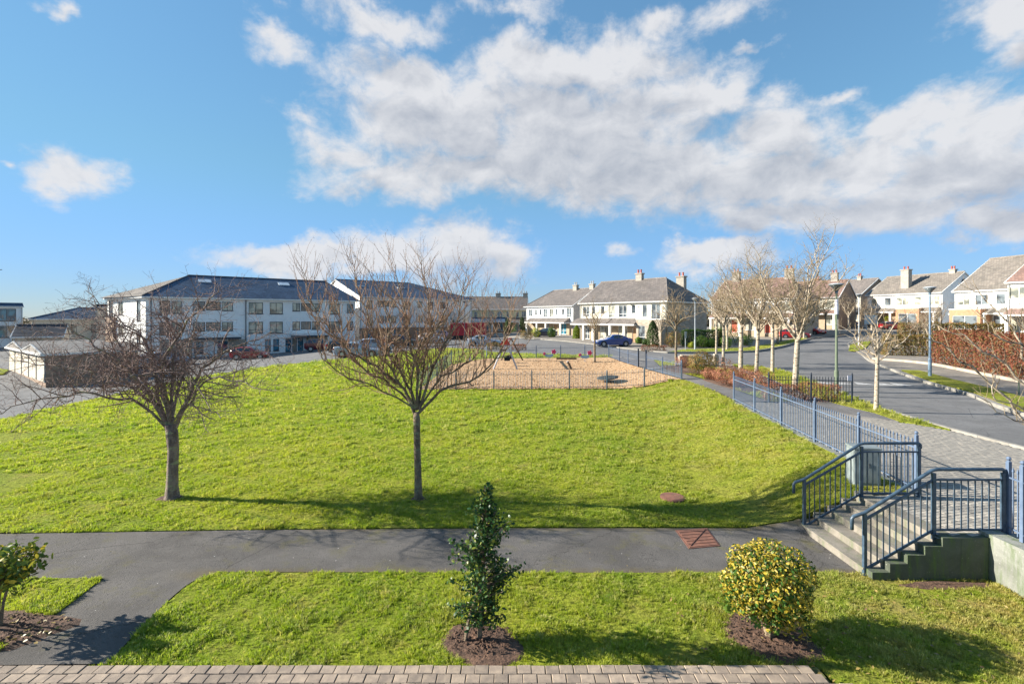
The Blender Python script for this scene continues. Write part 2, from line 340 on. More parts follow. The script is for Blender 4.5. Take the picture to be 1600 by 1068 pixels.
leafmat('leaf_gold', (0.05, 0.12, 0.02), (0.07, 0.14, 0.02), rim=(0.46, 0.345, 0.04), trans=0.25, rough=0.45)
leafmat('leaf_holly', (0.018, 0.06, 0.018), (0.045, 0.10, 0.02), (0.17, 0.20, 0.03), trans=0.15, rough=0.4)
leafmat('leaf_laurel', (0.09, 0.15, 0.025), (0.22, 0.25, 0.035), (0.48, 0.38, 0.04), trans=0.25, rough=0.42)
leafmat('leaf_green', (0.06, 0.13, 0.02), (0.14, 0.22, 0.03), trans=0.3); leafmat('leaf_hedge_green', (0.025, 0.06, 0.014), (0.07, 0.12, 0.025), trans=0.2)
leafmat('leaf_lime', (0.26, 0.32, 0.03), (0.38, 0.39, 0.04), trans=0.3); leafmat('leaf_conifer', (0.11, 0.17, 0.015), (0.20, 0.26, 0.02), trans=0.25, rough=.7)
leafmat('leaf_cypress', (0.03, 0.06, 0.018), (0.07, 0.10, 0.03), trans=0.2, rough=.7)
leafmat('leaf_copper', (0.18, 0.055, 0.032), (0.27, 0.105, 0.055), (0.14, 0.14, 0.04), trans=0.25, rough=.6); leafmat('leaf_rust', (0.24, 0.10, 0.06), (0.34, 0.15, 0.085), trans=0.2, rough=.7)
leafmat('leaf_olive', (0.14, 0.13, 0.035), (0.24, 0.16, 0.05), (0.28, 0.13, 0.05), trans=0.25, rough=.6); leafmat('leaf_far', (0.10, 0.09, 0.05), (0.16, 0.13, 0.07), trans=0.1, rough=.8)
leafmat('litter', (0.22, 0.16, 0.05), (0.28, 0.22, 0.07), (0.14, 0.08, 0.045), trans=0.1)

# ------------------------------------------------------------------ object helpers
class MB:
    def __init__(s): s.v = []; s.f = []; s.fm = []
    def face(s, pts, mi=0):
        i = len(s.v); s.v += [tuple(p) for p in pts]; s.f.append(tuple(range(i, i + len(pts)))); s.fm.append(mi)
    def box(s, x0, x1, y0, y1, z0, z1, M=None, mi=0, bev=0):
        c = [(x, y, z) for z in (z0, z1) for y in (y0, y1) for x in (x0, x1)]
        if M is not None: c = [tuple(M @ Vector(p)) for p in c]
        i = len(s.v); s.v += c
        for q in ((0,2,3,1), (4,5,7,6), (0,1,5,4), (2,6,7,3), (0,4,6,2), (1,3,7,5)): s.f.append(tuple(i + k for k in q)); s.fm.append(mi)
    def tube(s, pts, rad, n=6, cap=True, mi=0):
        pts = [Vector(p) for p in pts]
        if isinstance(rad, (int, float)): rad = [rad] * len(pts)
        base = len(s.v); ref = None
        for k, p in enumerate(pts):
            t = (pts[min(k + 1, len(pts) - 1)] - pts[max(k - 1, 0)])
            t = t.normalized() if t.length > 1e-9 else Vector((0, 0, 1))
            if ref is None:
                ref = t.cross(Vector((0, 0, 1)))
                if ref.length < 1e-3: ref = Vector((1, 0, 0))
            ref = (ref - t * ref.dot(t)).normalized(); b_ = t.cross(ref)
            for j in range(n):
                a = 2 * math.pi * j / n + (math.pi / n)
                s.v.append(tuple(p + (ref * math.cos(a) + b_ * math.sin(a)) * rad[k]))
        for k in range(len(pts) - 1):
            for j in range(n):
                a, b2 = base + k * n + j, base + k * n + (j + 1) % n
                s.f.append((a, b2, b2 + n, a + n)); s.fm.append(mi)
        if cap and n > 2:
            s.f.append(tuple(base + j for j in reversed(range(n)))); s.fm.append(mi)
            s.f.append(tuple(base + (len(pts) - 1) * n + j for j in range(n))); s.fm.append(mi)
    def lathe(s, prof, n=16, c=(0, 0, 0), mi=0):
        base = len(s.v)
        for r, z in prof:
            for j in range(n):
                a = 2 * math.pi * j / n; s.v.append((c[0] + r * math.cos(a), c[1] + r * math.sin(a), c[2] + z))
        for k in range(len(prof) - 1):
            for j in range(n):
                a, b2 = base + k * n + j, base + k * n + (j + 1) % n
                s.f.append((a, b2, b2 + n, a + n)); s.fm.append(mi)
        s.f.append(tuple(base + j for j in reversed(range(n)))); s.fm.append(mi)
        s.f.append(tuple(base + (len(prof) - 1) * n + j for j in range(n))); s.fm.append(mi)
    def mesh(s, name, mats):
        me = bpy.data.meshes.new(name); me.from_pydata(s.v, [], s.f)
        for m in (mats if isinstance(mats, (list, tuple)) else [mats]): me.materials.append(MATS[m])
        if any(s.fm): me.polygons.foreach_set('material_index', s.fm)
        me.update(); return me
    def build(s, name, mats, parent=None, smooth=False, **kw):
        me = s.mesh(name, mats)
        if smooth: me.shade_smooth()
        o = bpy.data.objects.new(name, me); col.objects.link(o)
        if parent is not None: o.parent = parent
        for k, v in kw.items(): o[k] = v
        return o
def put(name, me, parent=None, loc=None, rz=None, **kw):
    o = bpy.data.objects.new(name, me); col.objects.link(o)
    if parent is not None: o.parent = parent
    if loc is not None: o.location = loc
    if rz is not None: o.rotation_euler = (0, 0, rz)
    for k, v in kw.items(): o[k] = v
    return o
def thing(name, label, cat, loc=(0, 0, 0), rz=0, group=None):
    o = bpy.data.objects.new(name, None); col.objects.link(o); o.empty_display_size = 0.2
    o.location = loc; o.rotation_euler = (0, 0, rz); o['label'] = label; o['category'] = cat
    if group: o['group'] = group
    return o
def dup(root, loc, rz, label, sc=None, group=None):
    def cp(o, par):
        c = o.copy(); col.objects.link(c)
        if par is not None: c.parent = par
        for ch in list(kids.get(o, [])): cp(ch, c)
        return c
    kids = {}
    def gather(o):
        kids[o] = [c for c in o.children]
        for c in kids[o]: gather(c)
    gather(root)
    r = cp(root, None); r.location = loc; r.rotation_euler = (0, 0, rz); r['label'] = label
    if sc: r.scale = sc if isinstance(sc, (tuple, list)) else (sc,) * 3
    if group: r['group'] = group
    return r

# ------------------------------------------------------------------ terrain
def S(x, a, b):
    t = np.clip((np.asarray(x, float) - a) / (b - a), 0, 1); return t * t * (3 - 2 * t)
PZ = 0.74                                                     # level of the upper paving
def fence_x(y): return 8.6 + (y - 10.3) * 0.114
def H(x, y):
    x = np.asarray(x, float); y = np.asarray(y, float)
    xf = fence_x(np.clip(y, 10.3, 30))
    t = S(y, 10.2, 16)
    x0 = 5.2 + (xf - 3.9 - 5.2) * t; x1 = 7.9 + (xf - 0.15 - 7.9) * t
    x0 = np.where(y < 10.35, 8.4, x0); x1 = np.where(y < 10.35, 9.3, x1)
    s1 = np.clip((x - x0) / (x1 - x0), 0, 1); s1 = s1 * s1 * (3 - 2 * s1)
    s1 = s1 * (1 - 0.25 * S(y, 22, 30) * S(-x, -14, -9))
    s2 = S(y, 29, 47)
    h = PZ * (1 - (1 - s1) * (1 - s2))
    h = h + 0.45 * S(y, 50, 72) * S(x, -8, 8)
    h = h + 1.7 * S(x, 28, 75) * S(y, 48, 95)
    h = h - 1.35 * S(-x, 14, 36) * S(y, 12, 40)
    return h
def h1(x, y): return float(H(x, y))
def G(px, py, dz=0.0):
    """ground point seen at this place of the picture"""
    u = (px - 800) / FPX; k = (py - HZ) / FPX
    lo = 1.0; d = 2.0
    while d < 400:
        if EYE - k * d - (h1(u * d, d) + dz) < 0: break
        lo = d; d += 0.5
    hi = d
    for _ in range(20):
        mid = (lo + hi) / 2
        if EYE - k * mid - (h1(u * mid, mid) + dz) < 0: hi = mid
        else: lo = mid
    return (u * hi, hi)
def GP(pts): return [G(*p) for p in pts]
XL = [-400, -250, -160, -120, -90] + list(range(-76, -24, 4)) + list(range(-24, 25, 1)) + list(range(28, 100, 4)) + [110, 130, 160, 250, 400]
YL = [-30, -10] + list(range(0, 50, 1)) + [10.35, 10.4, 10.7, 11.5, 12.5, 13.5] + list(range(50, 120, 4)) + [130, 150, 200, 300, 600]
YL = sorted(YL)
def ground_grid():
    X = np.array([-1500, -800] + XL + [800, 1500], float); Y = np.array(YL + [1200, 2500], float)
    gx, gy = np.meshgrid(X, Y); z = H(gx, gy) - 0.12
    v = np.stack([gx.ravel(), gy.ravel(), z.ravel()], 1).tolist(); n = len(X)
    f = [(j * n + i, j * n + i + 1, (j + 1) * n + i + 1, (j + 1) * n + i) for j in range(len(Y) - 1) for i in range(n - 1)]
    me = bpy.data.meshes.new('ground'); me.from_pydata(v, [], f); me.materials.append(MATS['earth_base']); me.update()
    return put('ground', me, kind='structure')
ground_grid()
def smooth_poly(pts, closed=True, n=4):
    out = []; L = len(pts)
    for i in range(L if closed else L - 1):
        p0, p1, p2, p3 = (Vector(pts[(i + k) % L] if closed else pts[min(max(i + k, 0), L - 1)]) for k in (-1, 0, 1, 2))
        for j in range(n):
            t = j / n
            out.append(tuple(0.5 * ((2 * p1) + (p2 - p0) * t + (2 * p0 - 5 * p1 + 4 * p2 - p3) * t * t + (3 * p1 - p0 - 3 * p2 + p3) * t ** 3)))
    if not closed: out.append(tuple(pts[-1]))
    return out
def layer(name, pts, mat, dz=0.02, skirt=0.0, flat=None, parent=None, **kw):
    bm = bmesh.new()
    vs = [bm.verts.new((p[0], p[1], 0)) for p in pts]
    f = bm.faces.new(vs)
    if f.normal.z < 0 or f.calc_area() and sum(pts[i][0] * pts[(i + 1) % len(pts)][1] - pts[(i + 1) % len(pts)][0] * pts[i][1] for i in range(len(pts))) < 0: bmesh.ops.reverse_faces(bm, faces=[f])
    bmesh.ops.triangulate(bm, faces=bm.faces[:])
    xs = [p[0] for p in pts]; ys = [p[1] for p in pts]
    if flat is None:
        for axis, lines, lo, hi in ((0, XL, min(xs), max(xs)), (1, YL, min(ys), max(ys))):
            for c in lines:
                if lo < c < hi:
                    bmesh.ops.bisect_plane(bm, geom=bm.verts[:] + bm.edges[:] + bm.faces[:], plane_co=(c, 0, 0) if axis == 0 else (0, c, 0), plane_no=(1, 0, 0) if axis == 0 else (0, 1, 0), dist=1e-5)
    for v in bm.verts: v.co.z = (h1(v.co.x, v.co.y) if flat is None else flat) + dz
    if skirt:
        ed = [e for e in bm.edges if e.is_boundary]
        r = bmesh.ops.extrude_edge_only(bm, edges=ed)
        for v in r['geom']:
            if isinstance(v, bmesh.types.BMVert): v.co.z -= skirt
    me = bpy.data.meshes.new(name); bm.to_mesh(me); bm.free(); me.materials.append(MATS[mat])
    return put(name, me, parent, **kw)
def strip(name, pts, width, mat, dz0, dz1, **kw):
    """a kerb or edging: a low bar following a line over the ground, cut in stones"""
    mb = MB()
    fine = []
    for i in range(len(pts) - 1):
        a, b = Vector(pts[i][:2]), Vector(pts[i + 1][:2]); n = max(1, int((b - a).length / 0.9))
        for j in range(n): fine.append(a.lerp(b, j / n))
    fine.append(Vector(pts[-1][:2]))
    for i in range(len(fine) - 1):
        a, b = fine[i], fine[i + 1]; d = (b - a)
        if d.length < 1e-4: continue
        d.normalize(); nrm = Vector((-d.y, d.x)) * width / 2
        a2, b2 = a + d * 0.004, b - d * 0.004
        za, zb = h1(a.x, a.y), h1(b.x, b.y)
        q = [a2 - nrm, b2 - nrm, b2 + nrm, a2 + nrm]; zz = [za, zb, zb, za]
        lo = [(p.x, p.y, z + dz0) for p, z in zip(q, zz)]; hi = [(p.x, p.y, z + dz1) for p, z in zip(q, zz)]
        i0 = len(mb.v); mb.v += lo + hi
        for fq in ((4,5,6,7), (0,1,5,4), (1,2,6,5), (2,3,7,6), (3,0,4,7)): mb.f.append(tuple(i0 + k for k in fq)); mb.fm.append(0)
    return mb.build(name, mat, **kw)
def inpoly(px, py, poly):
    c = np.zeros(len(px), bool); n = len(poly)
    for i in range(n):
        x1, y1 = poly[i]; x2, y2 = poly[(i + 1) % n]
        if y1 == y2: continue
        k = ((y1 > py) != (y2 > py)) & (px < (x2 - x1) * (py - y1) / (y2 - y1) + x1); c ^= k
    return c

# ------------------------------------------------------------------ roads, lawns, paths
STUFF = dict(kind='stuff')
# kerb line on the park side, from near to far, then round into the side road
KL = [(14.5, -12), (14.5, 6), (14.7, 13), (14.75, 16.3), (15.3, 20.4), (16.5, 24.5), (17.9, 29.5), (18.9, 33.4), (18.9, 36.0), (17.2, 38.2), (13.5, 40.5)]
KL = smooth_poly(KL, False, 3)
SIDE = smooth_poly([(13.5, 40.5), (11.0, 43.3), (9.6, 46.5), (6.0, 48.4), (0.5, 50.5)], False, 2)[1:]
FARL = GP([(765, 549), (750, 545), (700, 543), (645, 546), (620, 551), (585, 558), (540, 560), (480, 566), (400, 575), (300, 590), (200, 611), (100, 634), (0, 655)]) + [(-29, 17.5), (-45, 11), (-60, 7)]
road_area = [(14.5, -12), (200, -12), (200, 240), (60, 240), (-110, 240), (-200, 120), (-200, 3), (-60, 3)] + list(reversed(FARL)) + list(reversed(SIDE)) + list(reversed(KL))
layer('road', road_area, 'tarmac_road', -0.07, kind='structure')

# lower path beside the lawn, with its branch toward the camera
yN, yF = 8.58, 10.38
path_pts = [(-60, yF + 0.15), (-10.2, 10.12), (-5, 10.3), (0, yF), (6.12, yF), (6.12, yN - 0.02), (-5.2, yN + .02)] + smooth_poly([(-5.2, 8.6), (-5.8, 8.15), (-6.1, 7.4), (-5.3, 6.36)][0:1] + GP([(300, 908), (262, 938), (215, 985), (168, 1036)]), False, 3) \
    + [G(0, 1038), (-16, 6.2), G(0, 1018), G(60, 978), G(110, 942), G(162, 903), G(0, 902), (-60, 8.3)]
path_pts = [p for i, p in enumerate(path_pts) if i == 0 or (abs(p[0] - path_pts[i - 1][0]) + abs(p[1] - path_pts[i - 1][1])) > 1e-3]
layer('path', path_pts, 'tarmac_path', 0.0, kind='structure')

# playground ground and big lawn
PG = [(-5.8, 30.0), (10.55, 30.35), (9.9, 36.3), (9.25, 41.8), (9.0, 45.2), (-2.3, 44.2), (-5.0, 40.5)]
layer('bark_surface', PG, 'bark_chip', 0.05, 0.1, kind='structure')
fx = [(fence_x(y), y) for y in (10.42, 13, 16, 19, 21.7)]
BACK = [(9.9, 47.2), (6.0, 48.2), (0.5, 50.3)]
lawn_pts = [(-60, 10.5), (-10.2, 10.14), (-5, 10.32), (0, 10.42), (8.35, 10.42)] + [(x - 0.12, y) for x, y in fx] + [(10.3, 24.5), (10.62, 28), (10.62, 30.28), (-5.88, 29.93), (-5.08, 40.55), (-2.36, 44.3), (9.05, 45.3)] + BACK[:] + FARL
layer('lawn', lawn_pts, 'turf', 0.012, 0.1, kind='structure')
# small lawns toward the camera
strip_pts = [(6.12, 8.54), (8.16, 8.3), (8.16, -2), (3.95, -2), (3.95, 6.20), (-5.42, 6.20)] + list(reversed(smooth_poly([(-5.2, 8.55)] + GP([(303, 909), (265, 939), (218, 986), (172, 1036)]), False, 3)))
layer('front_lawn', strip_pts, 'turf', 0.015, 0.12, kind='structure')
left_grass = [(-60, 8.26), G(0, 903), G(160, 904), G(108, 944), G(58, 980), G(0, 1016), (-12, 6.5), (-60, 6.3)]
layer('side_lawn', left_grass, 'turf', 0.015, 0.12, kind='structure')

# upper paving: everything level with the top of the steps
PF = [(fence_x(y) + 0.1, y) for y in (21.7, 18, 14, 11.2)]
verge_in = [(13.5, 15.9), (14.0, 17.0), (13.2, 18.9), (12.6, 21.0), (13.0, 24.0), (14.2, 28), (15.6, 33), (15.2, 36.0), (13.0, 38.2)]
plaza = [(7.3, 8.34), (7.3, 10.36), (8.6, 10.36)] + list(reversed(PF)) + [(11.6, 21.6), (13.1, 18.4), (14.2, 17.2), (14.64, 16.2), (14.6, 13), (14.42, 6), (14.42, -2), (8.14, -2), (8.14, 8.34)]
paving = layer('plaza', plaza, 'sett_joint', PZ - 0.035, 0.0, flat=0.0, kind='structure')
# tarmac walk behind the fence
walk = [(fence_x(21.7) + .05, 21.6), (10.45, 24.6), (10.7, 30.3), (10.1, 36.2), (9.45, 41.8), (9.2, 45.3), (10.2, 46.6), (11.0, 43.3), (12.2, 41.8), (11.3, 37), (11.75, 30.5), (11.6, 26), (11.4, 22.6), (11.5, 21.6)]
layer('footpath', walk, 'tarmac_side', 0.015, 0.0, kind='structure')
bed = [(11.55, 21.62), (11.45, 22.6), (11.65, 26), (11.8, 30.5), (11.35, 37), (12.2, 41.7), (13.4, 40.3)] + [(13.0, 38.2), (15.2, 36.0), (15.6, 33), (14.2, 28), (13.0, 24.0), (12.55, 21.62)]
layer('shrub_verge', bed, 'turf', 0.03, 0.0, kind='structure')
walk2 = [(12.6, 21.62), (13.05, 24.0), (14.25, 28), (15.65, 33), (15.3, 36.1), (13.1, 38.3), (13.5, 40.4), (17.2, 38.0)] + [(16.6, 35.8), (16.5, 33), (15.6, 29), (14.5, 24.5), (14.0, 21), (14.15, 19), (13.9, 17.5), (13.1, 18.5), (11.7, 21.55)]
layer('pavement', walk2, 'tarmac_side', 0.01, 0.08, kind='structure')
KLi = [p for p in KL if p[1] > 16.35 and p[1] < 38.1]
verge = [(14.63, 16.25), (14.2, 17.25), (14.0, 17.6), (14.25, 19), (14.1, 21), (14.6, 24.4), (15.7, 28.9), (16.6, 32.9), (16.7, 35.7), (17.1, 37.8)] + [(x - 0.1, y - 0.03) for x, y in reversed(KLi)]
layer('grass_verge', verge, 'turf', 0.02, 0.08, kind='structure')
strip('kerb', KL[2:] + SIDE[:7], 0.15, 'kerb', -0.1, 0.04, kind='structure')

# far side of the road
KR = smooth_poly([(19.4, 14.5), (19.9, 18.9), (22.3, 23.5), (24.1, 28.2), (27.2, 34.6), (31.0, 42), (36.0, 50), (39.3, 56)], False, 3)
KR2 = smooth_poly([(39.3, 56), (43, 62), (50, 70), (60, 82), (74, 100), (92, 124)], False, 2)
far_pave = [(19.4, -12)] + KR + KR2 + [(140, 124), (140, -12)]
layer('far_pavement', far_pave, 'drive', 0.05, 0.1, kind='structure')
strip('kerb', [(19.2, -5)] + [(x - .12, y) for x, y in KR + KR2[:8]], 0.15, 'kerb', -0.1, 0.08, kind='structure')
layer('grass_verge', [(20.3, 18.2), (20.0, 19.0), (22.35, 23.4), (24.1, 28.0), (26.9, 33.6), (27.9, 33.3), (25.9, 28.6), (24.3, 24.2), (22.0, 19.2)], 'turf', 0.12, 0.1, kind='structure')
layer('grass_verge', GP([(1326, 548), (1328, 540), (1343, 535), (1362, 534), (1352, 545), (1340, 549)]), 'turf', 0.12, 0.1, kind='structure')
# houses' side of the side road: drives, pavement and verge
FS = GP([(1042, 551), (1120, 551), (1180, 549), (1220, 542), (1262, 530), (1330, 519)])
NP = GP([(1042, 550.5), (985, 545), (930, 538), (860, 531), (790, 526)])
front_area = [FS[0]] + FS[1:] + [(95, 175), (-10, 200), (-14, 118)] + list(reversed(NP))
layer('driveway', front_area, 'drive', 0.04, 0.1, kind='structure')
strip('kerb', FS[:-1], 0.18, 'kerb', -0.05, 0.13, kind='structure')
strip('kerb', NP, 0.18, 'kerb', -0.05, 0.07, kind='structure')
layer('grass_verge', FS[:5] + GP([(1258, 526), (1210, 537), (1160, 544.5), (1070, 546.5)]), 'turf', 0.11, 0.1, kind='structure')
# car park of the flats and pieces of grass by the garages
layer('grass_verge', GP([(0, 576), (14, 578), (6, 584), (0, 585)]) + [(-50.5, 44)], 'turf', 0.05, 0.1, kind='structure')
layer('grass_verge', GP([(620, 543), (700, 536), (722, 537), (660, 542)]), 'tarmac_side', 0.05, 0.1, kind='structure')

# soil beds
def soil_bed(name, cx, cy, rx, ry, seed, rise=0.05):
    rng = random.Random(seed); mb = MB(); n = 22; m = 9
    rr = [1 + 0.10 * math.sin(2 * a * 6.283 / n + seed) + 0.07 * math.sin(5 * a * 6.283 / n + seed) + 0.05 * rng.uniform(-1, 1) for a in range(n)]
    for k in range(m + 1):
        for j in range(n):
            a = 2 * math.pi * j / n; r = k / m * rr[j]
            x, y = cx + math.cos(a) * rx * r, cy + math.sin(a) * ry * r
            z = h1(x, y) + 0.02 + rise * (1 - (k / m) ** 2) * (0.7 + 0.6 * rng.random()) - (0.02 if k == m else 0)
            mb.v.append((x, y, z))
    for k in range(m):
        for j in range(n):
            a, b = k * n + j, k * n + (j + 1) % n; mb.f.append((a, b, b + n, a + n)); mb.fm.append(0)
    o = mb.build(name, 'soil', kind='structure')
    BEDS.append([(cx + math.cos(2 * math.pi * j / n) * rx * rr[j] * .84, cy + math.sin(2 * math.pi * j / n) * ry * rr[j] * .84) for j in range(n)])
    return o
BEDS = []
soil_bed('soil_bed', -0.42, 6.66, 0.60, 0.50, 3); soil_bed('soil_bed', 3.62, 6.85, 0.72, 0.62, 5)
soil_bed('soil_bed', -8.45, 12.05, 0.34, 0.24, 8, .03); soil_bed('soil_bed', -2.3, 12.0, 0.2, 0.16, 9, .02)
soil_bed('soil_bed', -7.6, 6.95, 1.25, 0.5, 12, .06); soil_bed('soil_bed', 12.3, 27.0, 0.75, 4.6, 14); soil_bed('soil_bed', 12.3, 35.0, 1.1, 3.6, 15); soil_bed('soil_bed', 7.3, 8.13, 0.95, 0.13, 17, .02)

# ------------------------------------------------------------------ pavers
rng = random.Random(11)
def paver_mesh(wx, wy, h=0.03, c=0.006):
    mb = MB(); x, y = wx / 2, wy / 2
    q0 = [(-x, -y), (x, -y), (x, y), (-x, y)]; q1 = [(-x + c, -y + c), (x - c, -y + c), (x - c, y - c), (-x + c, y - c)]
    mb.v = [(a, b, -0.03) for a, b in q0] + [(a, b, h - c) for a, b in q0] + [(a, b, h) for a, b in q1]
    for k in range(2):
        for j in range(4): mb.f.append((k * 4 + j, k * 4 + (j + 1) % 4, k * 4 + 4 + (j + 1) % 4, k * 4 + 4 + j))
    mb.f.append((8, 9, 10, 11)); mb.fm = [0] * len(mb.f); return mb.mesh('paver', 'paver')
layer('driveway_bed', [(-16, 6.22), (3.9, 6.22), (3.9, 2.5), (-16, 2.5)], 'joint', 0.03, 0.1, flat=0.0, kind='structure')
drv = thing('paved_driveway', 'weathered tan block paving edge at the foot of the picture below the grass', 'paving')
pm = paver_mesh(0.168, 0.145); cnt = 0
for r in range(4):
    y = 6.12 - r * 0.154; k = 0; x = -9.2 + (0.07 if r % 2 else 0)
    while x < 3.75 + r * 0.16:
        if cnt < 290 and abs(x) < 9.2 and (r < 3):
            o = put('paver', pm, drv, (x + rng.uniform(-.003, .003), y + rng.uniform(-.004, .004), 0.045 + rng.uniform(-.004, .004)), rng.uniform(-.02, .02)); cnt += 1
            o.rotation_euler.x = rng.uniform(-.012, .012)
        x += 0.1765
mb = MB()
for r in range(3, 16):
    y = 6.12 - r * 0.154; x = -9.2
    while x < 4.0: mb.box(x - .083, x + .083, y - .072, y + .072, 0, 0.07 + rng.uniform(-.003, .003)); x += 0.1765
mb.build('far_pavers', 'paver', drv, kind='stuff')
# setts of the upper paving: the nearest ones single, the rest joined
pz = thing('sett_paving', 'weathered buff sett paving around the top of the concrete steps beside the road', 'paving')
sm = paver_mesh(0.19, 0.095, 0.03, 0.004); sm.materials[0] = MATS['sett']
cells = []
ca, sa = math.cos(R(14)), math.sin(R(14))
for i in range(-75, 75):
    for j in range(-120, 160):
        u, v = i * 0.2 + (0.1 if j % 2 else 0), j * 0.105
        x, y = 11.3 + u * ca - v * sa, 12.5 + u * sa + v * ca
        cells.append((x, y))
ca_ = np.array(cells); m_ = inpoly(ca_[:, 0], ca_[:, 1], [(7.42, 8.42), (7.42, 10.3), (8.7, 10.3)] + [(x + .1, y) for x, y in reversed(PF)] + [(11.5, 21.4), (13.0, 18.3), (14.1, 17.1), (14.5, 16.2), (14.5, 13), (14.3, 4), (8.3, 4), (8.3, 8.42)])
ca_ = ca_[m_]; vis = np.abs(ca_[:, 0] / ca_[:, 1]) < 1.06; ca_ = ca_[vis]; ca_ = ca_[np.argsort(ca_[:, 1])]
mb = MB(); Mr = Matrix.Rotation(R(14), 4, 'Z')
for i, (x, y) in enumerate(ca_):
    z = PZ - 0.034 + rng.uniform(-.003, .003)
    if i < 295: put('sett', sm, pz, (x, y, z), R(14) + rng.uniform(-.01, .01))
    else: mb.box(-.095, .095, -.0475, .0475, 0, 0.03, Matrix.Translation((x, y, z)) @ Mr)
mb.build('far_setts', 'sett', pz, kind='stuff')

# ------------------------------------------------------------------ steps and retaining wall
st = thing('steps', 'worn concrete steps rising from the tarmac path to the upper paving', 'steps')
RIS = 0.148; XS = [6.12, 6.42, 6.72, 7.02, 7.32]
for k in range(5):
    x1 = XS[k + 1] if k < 4 else 7.62
    mb = MB(); mb.box(XS[k], x1 + (0 if k == 4 else 0.02), 8.46, 10.34, -0.05, RIS * (k + 1) - 0.035)
    mb.box(XS[k] - 0.02, x1 + 0.0, 8.45, 10.35, RIS * (k + 1) - 0.035, RIS * (k + 1) + (0.003 if k == 4 else 0)); mb.build('step', 'concrete_step', st)
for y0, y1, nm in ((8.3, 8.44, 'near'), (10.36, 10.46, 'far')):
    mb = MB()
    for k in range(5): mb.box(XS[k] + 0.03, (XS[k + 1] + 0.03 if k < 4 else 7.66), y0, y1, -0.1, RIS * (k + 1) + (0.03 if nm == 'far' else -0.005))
    mb.build('stringer', 'concrete_mossy_shade' if nm == 'near' else 'concrete_step', st)
wl = thing('retaining_wall', 'mossy concrete retaining wall under the near stair railing', 'wall')
mb = MB(); mb.box(7.665, 8.14, 8.3, 8.5, -0.2, 0.735); mb.build('shaded_face', 'concrete_mossy_shade', wl, label='mossy green wall face below the railing, coloured darker for shade')
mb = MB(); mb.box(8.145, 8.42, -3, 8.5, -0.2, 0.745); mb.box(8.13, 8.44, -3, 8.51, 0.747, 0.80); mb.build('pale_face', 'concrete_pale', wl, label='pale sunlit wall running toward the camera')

# ------------------------------------------------------------------ stair railings
def railing(y, label, sgn):
    t = thing('stair_railing', label, 'railing', (0, 0, 0), group='blue railings along the steps')
    z = lambda x: PZ * min(1, max(0, (x - 6.1) / 1.25))
    XA, XB, XC = 6.14, 7.34, 8.55
    hr = MB(); top = 1.06
    hr.tube([(XA - 0.22, y, z(XA) + 0.78), (XA - 0.22, y, z(XA) + 0.97), (XA - 0.19, y, z(XA) + 1.01), (XA, y, z(XA) + 1.07), (XB - .03, y, PZ + 1.09), (XB + 0.06, y, PZ + 1.11), (XC, y, PZ + 1.11), (XC + 0.03, y, PZ + 1.08), (XC + 0.03, y, PZ + 1.0)], 0.03, 10)
    hr.build('handrail', 'rail_blue', t, smooth=True)
    for x0, x1 in ((XA, XB), (XB, XC)):
        for dz in (0.06, 0.93):
            if x0 == XA: p0, p1 = (x0, y, z(x0) + dz + .02), (x1, y, PZ + dz)
            else: p0, p1 = (x0, y, PZ + dz), (x1, y, PZ + dz)
            b = MB(); b.tube([p0, p1], 0.024, 4); b.build('rail', 'rail_blue', t)
    for x in (XA, XB, XC):
        b = MB(); b.box(x - .027, x + .027, y - .027, y + .027, z(x) - 0.1, z(x) + 1.05); b.build('post', 'rail_blue', t)
        b = MB(); b.box(x - .06, x + .06, y - .05, y + .05, z(x) - 0.0, z(x) + 0.012); b.build('foot_plate', 'rail_blue', t)
    bm_ = MB(); bm_.box(-.008, .008, -.008, .008, 0, 0.87); bme = bm_.mesh('bar', 'rail_blue')
    for x0, x1, n in ((XA, XB, 11), (XB, XC, 10)):
        for k in range(1, n):
            x = x0 + (x1 - x0) * k / n
            put('bar', bme, t, (x, y, (z(x) if x < XB else PZ) + 0.07))
    return t
railing(10.22, 'blue steel railing on the far side of the steps beside the lawn', 1)
railing(8.47, 'blue steel railing on the near side of the steps above the mossy wall', -1)

# ------------------------------------------------------------------ fences
def spiked_fence(label, pts, spacing=0.115, height=1.18, mat='fence_blue', zfun=None, post_h=1.32, notice=False):
    t = thing('metal_fence', label, 'fence')
    zf = zfun or (lambda x, y: h1(x, y))
    bm_ = MB(); h = height
    bm_.box(-.008, .008, -.008, .008, 0.04, h - .10); bm_.tube([(0, 0, h - .10), (0, 0, h - .075), (0, 0, h)], [.010, .020, .001], 4)
    bme = bm_.mesh('bar', mat)
    pb = MB(); pb.box(-.028, .028, -.028, .028, -0.05, post_h - .07); pb.lathe([(.03, 0), (.03, .015), (.018, .025), (.036, .05), (.036, .065), (.018, .09)], 8, (0, 0, post_h - .075)); pme = pb.mesh('post', mat)
    n = 0
    for i in range(len(pts) - 1):
        a, b = Vector(pts[i]), Vector(pts[i + 1]); L = (b - a).length; za, zb = zf(*a), zf(*b)
        put('post', pme, t, (a.x, a.y, za))
        for dz in (0.12, h - 0.2):
            q = MB(); q.tube([(a.x, a.y, za + dz), (b.x, b.y, zb + dz)], 0.018, 4); q.build('rail', mat, t)
        k = max(1, int(L / spacing))
        for j in range(1, k):
            f = j / k; put('bar', bme, t, (a.x + (b.x - a.x) * f, a.y + (b.y - a.y) * f, za + (zb - za) * f)); n += 1
    b = pts[-1]; put('post', pme, t, (b[0], b[1], zf(*b)))
    return t
fy = [10.35, 12.4, 14.6, 16.9, 19.3, 21.7]
fA = spiked_fence('long blue spiked fence between the big lawn and the paved walk', [(fence_x(y), y) for y in fy], zfun=lambda x, y: PZ)
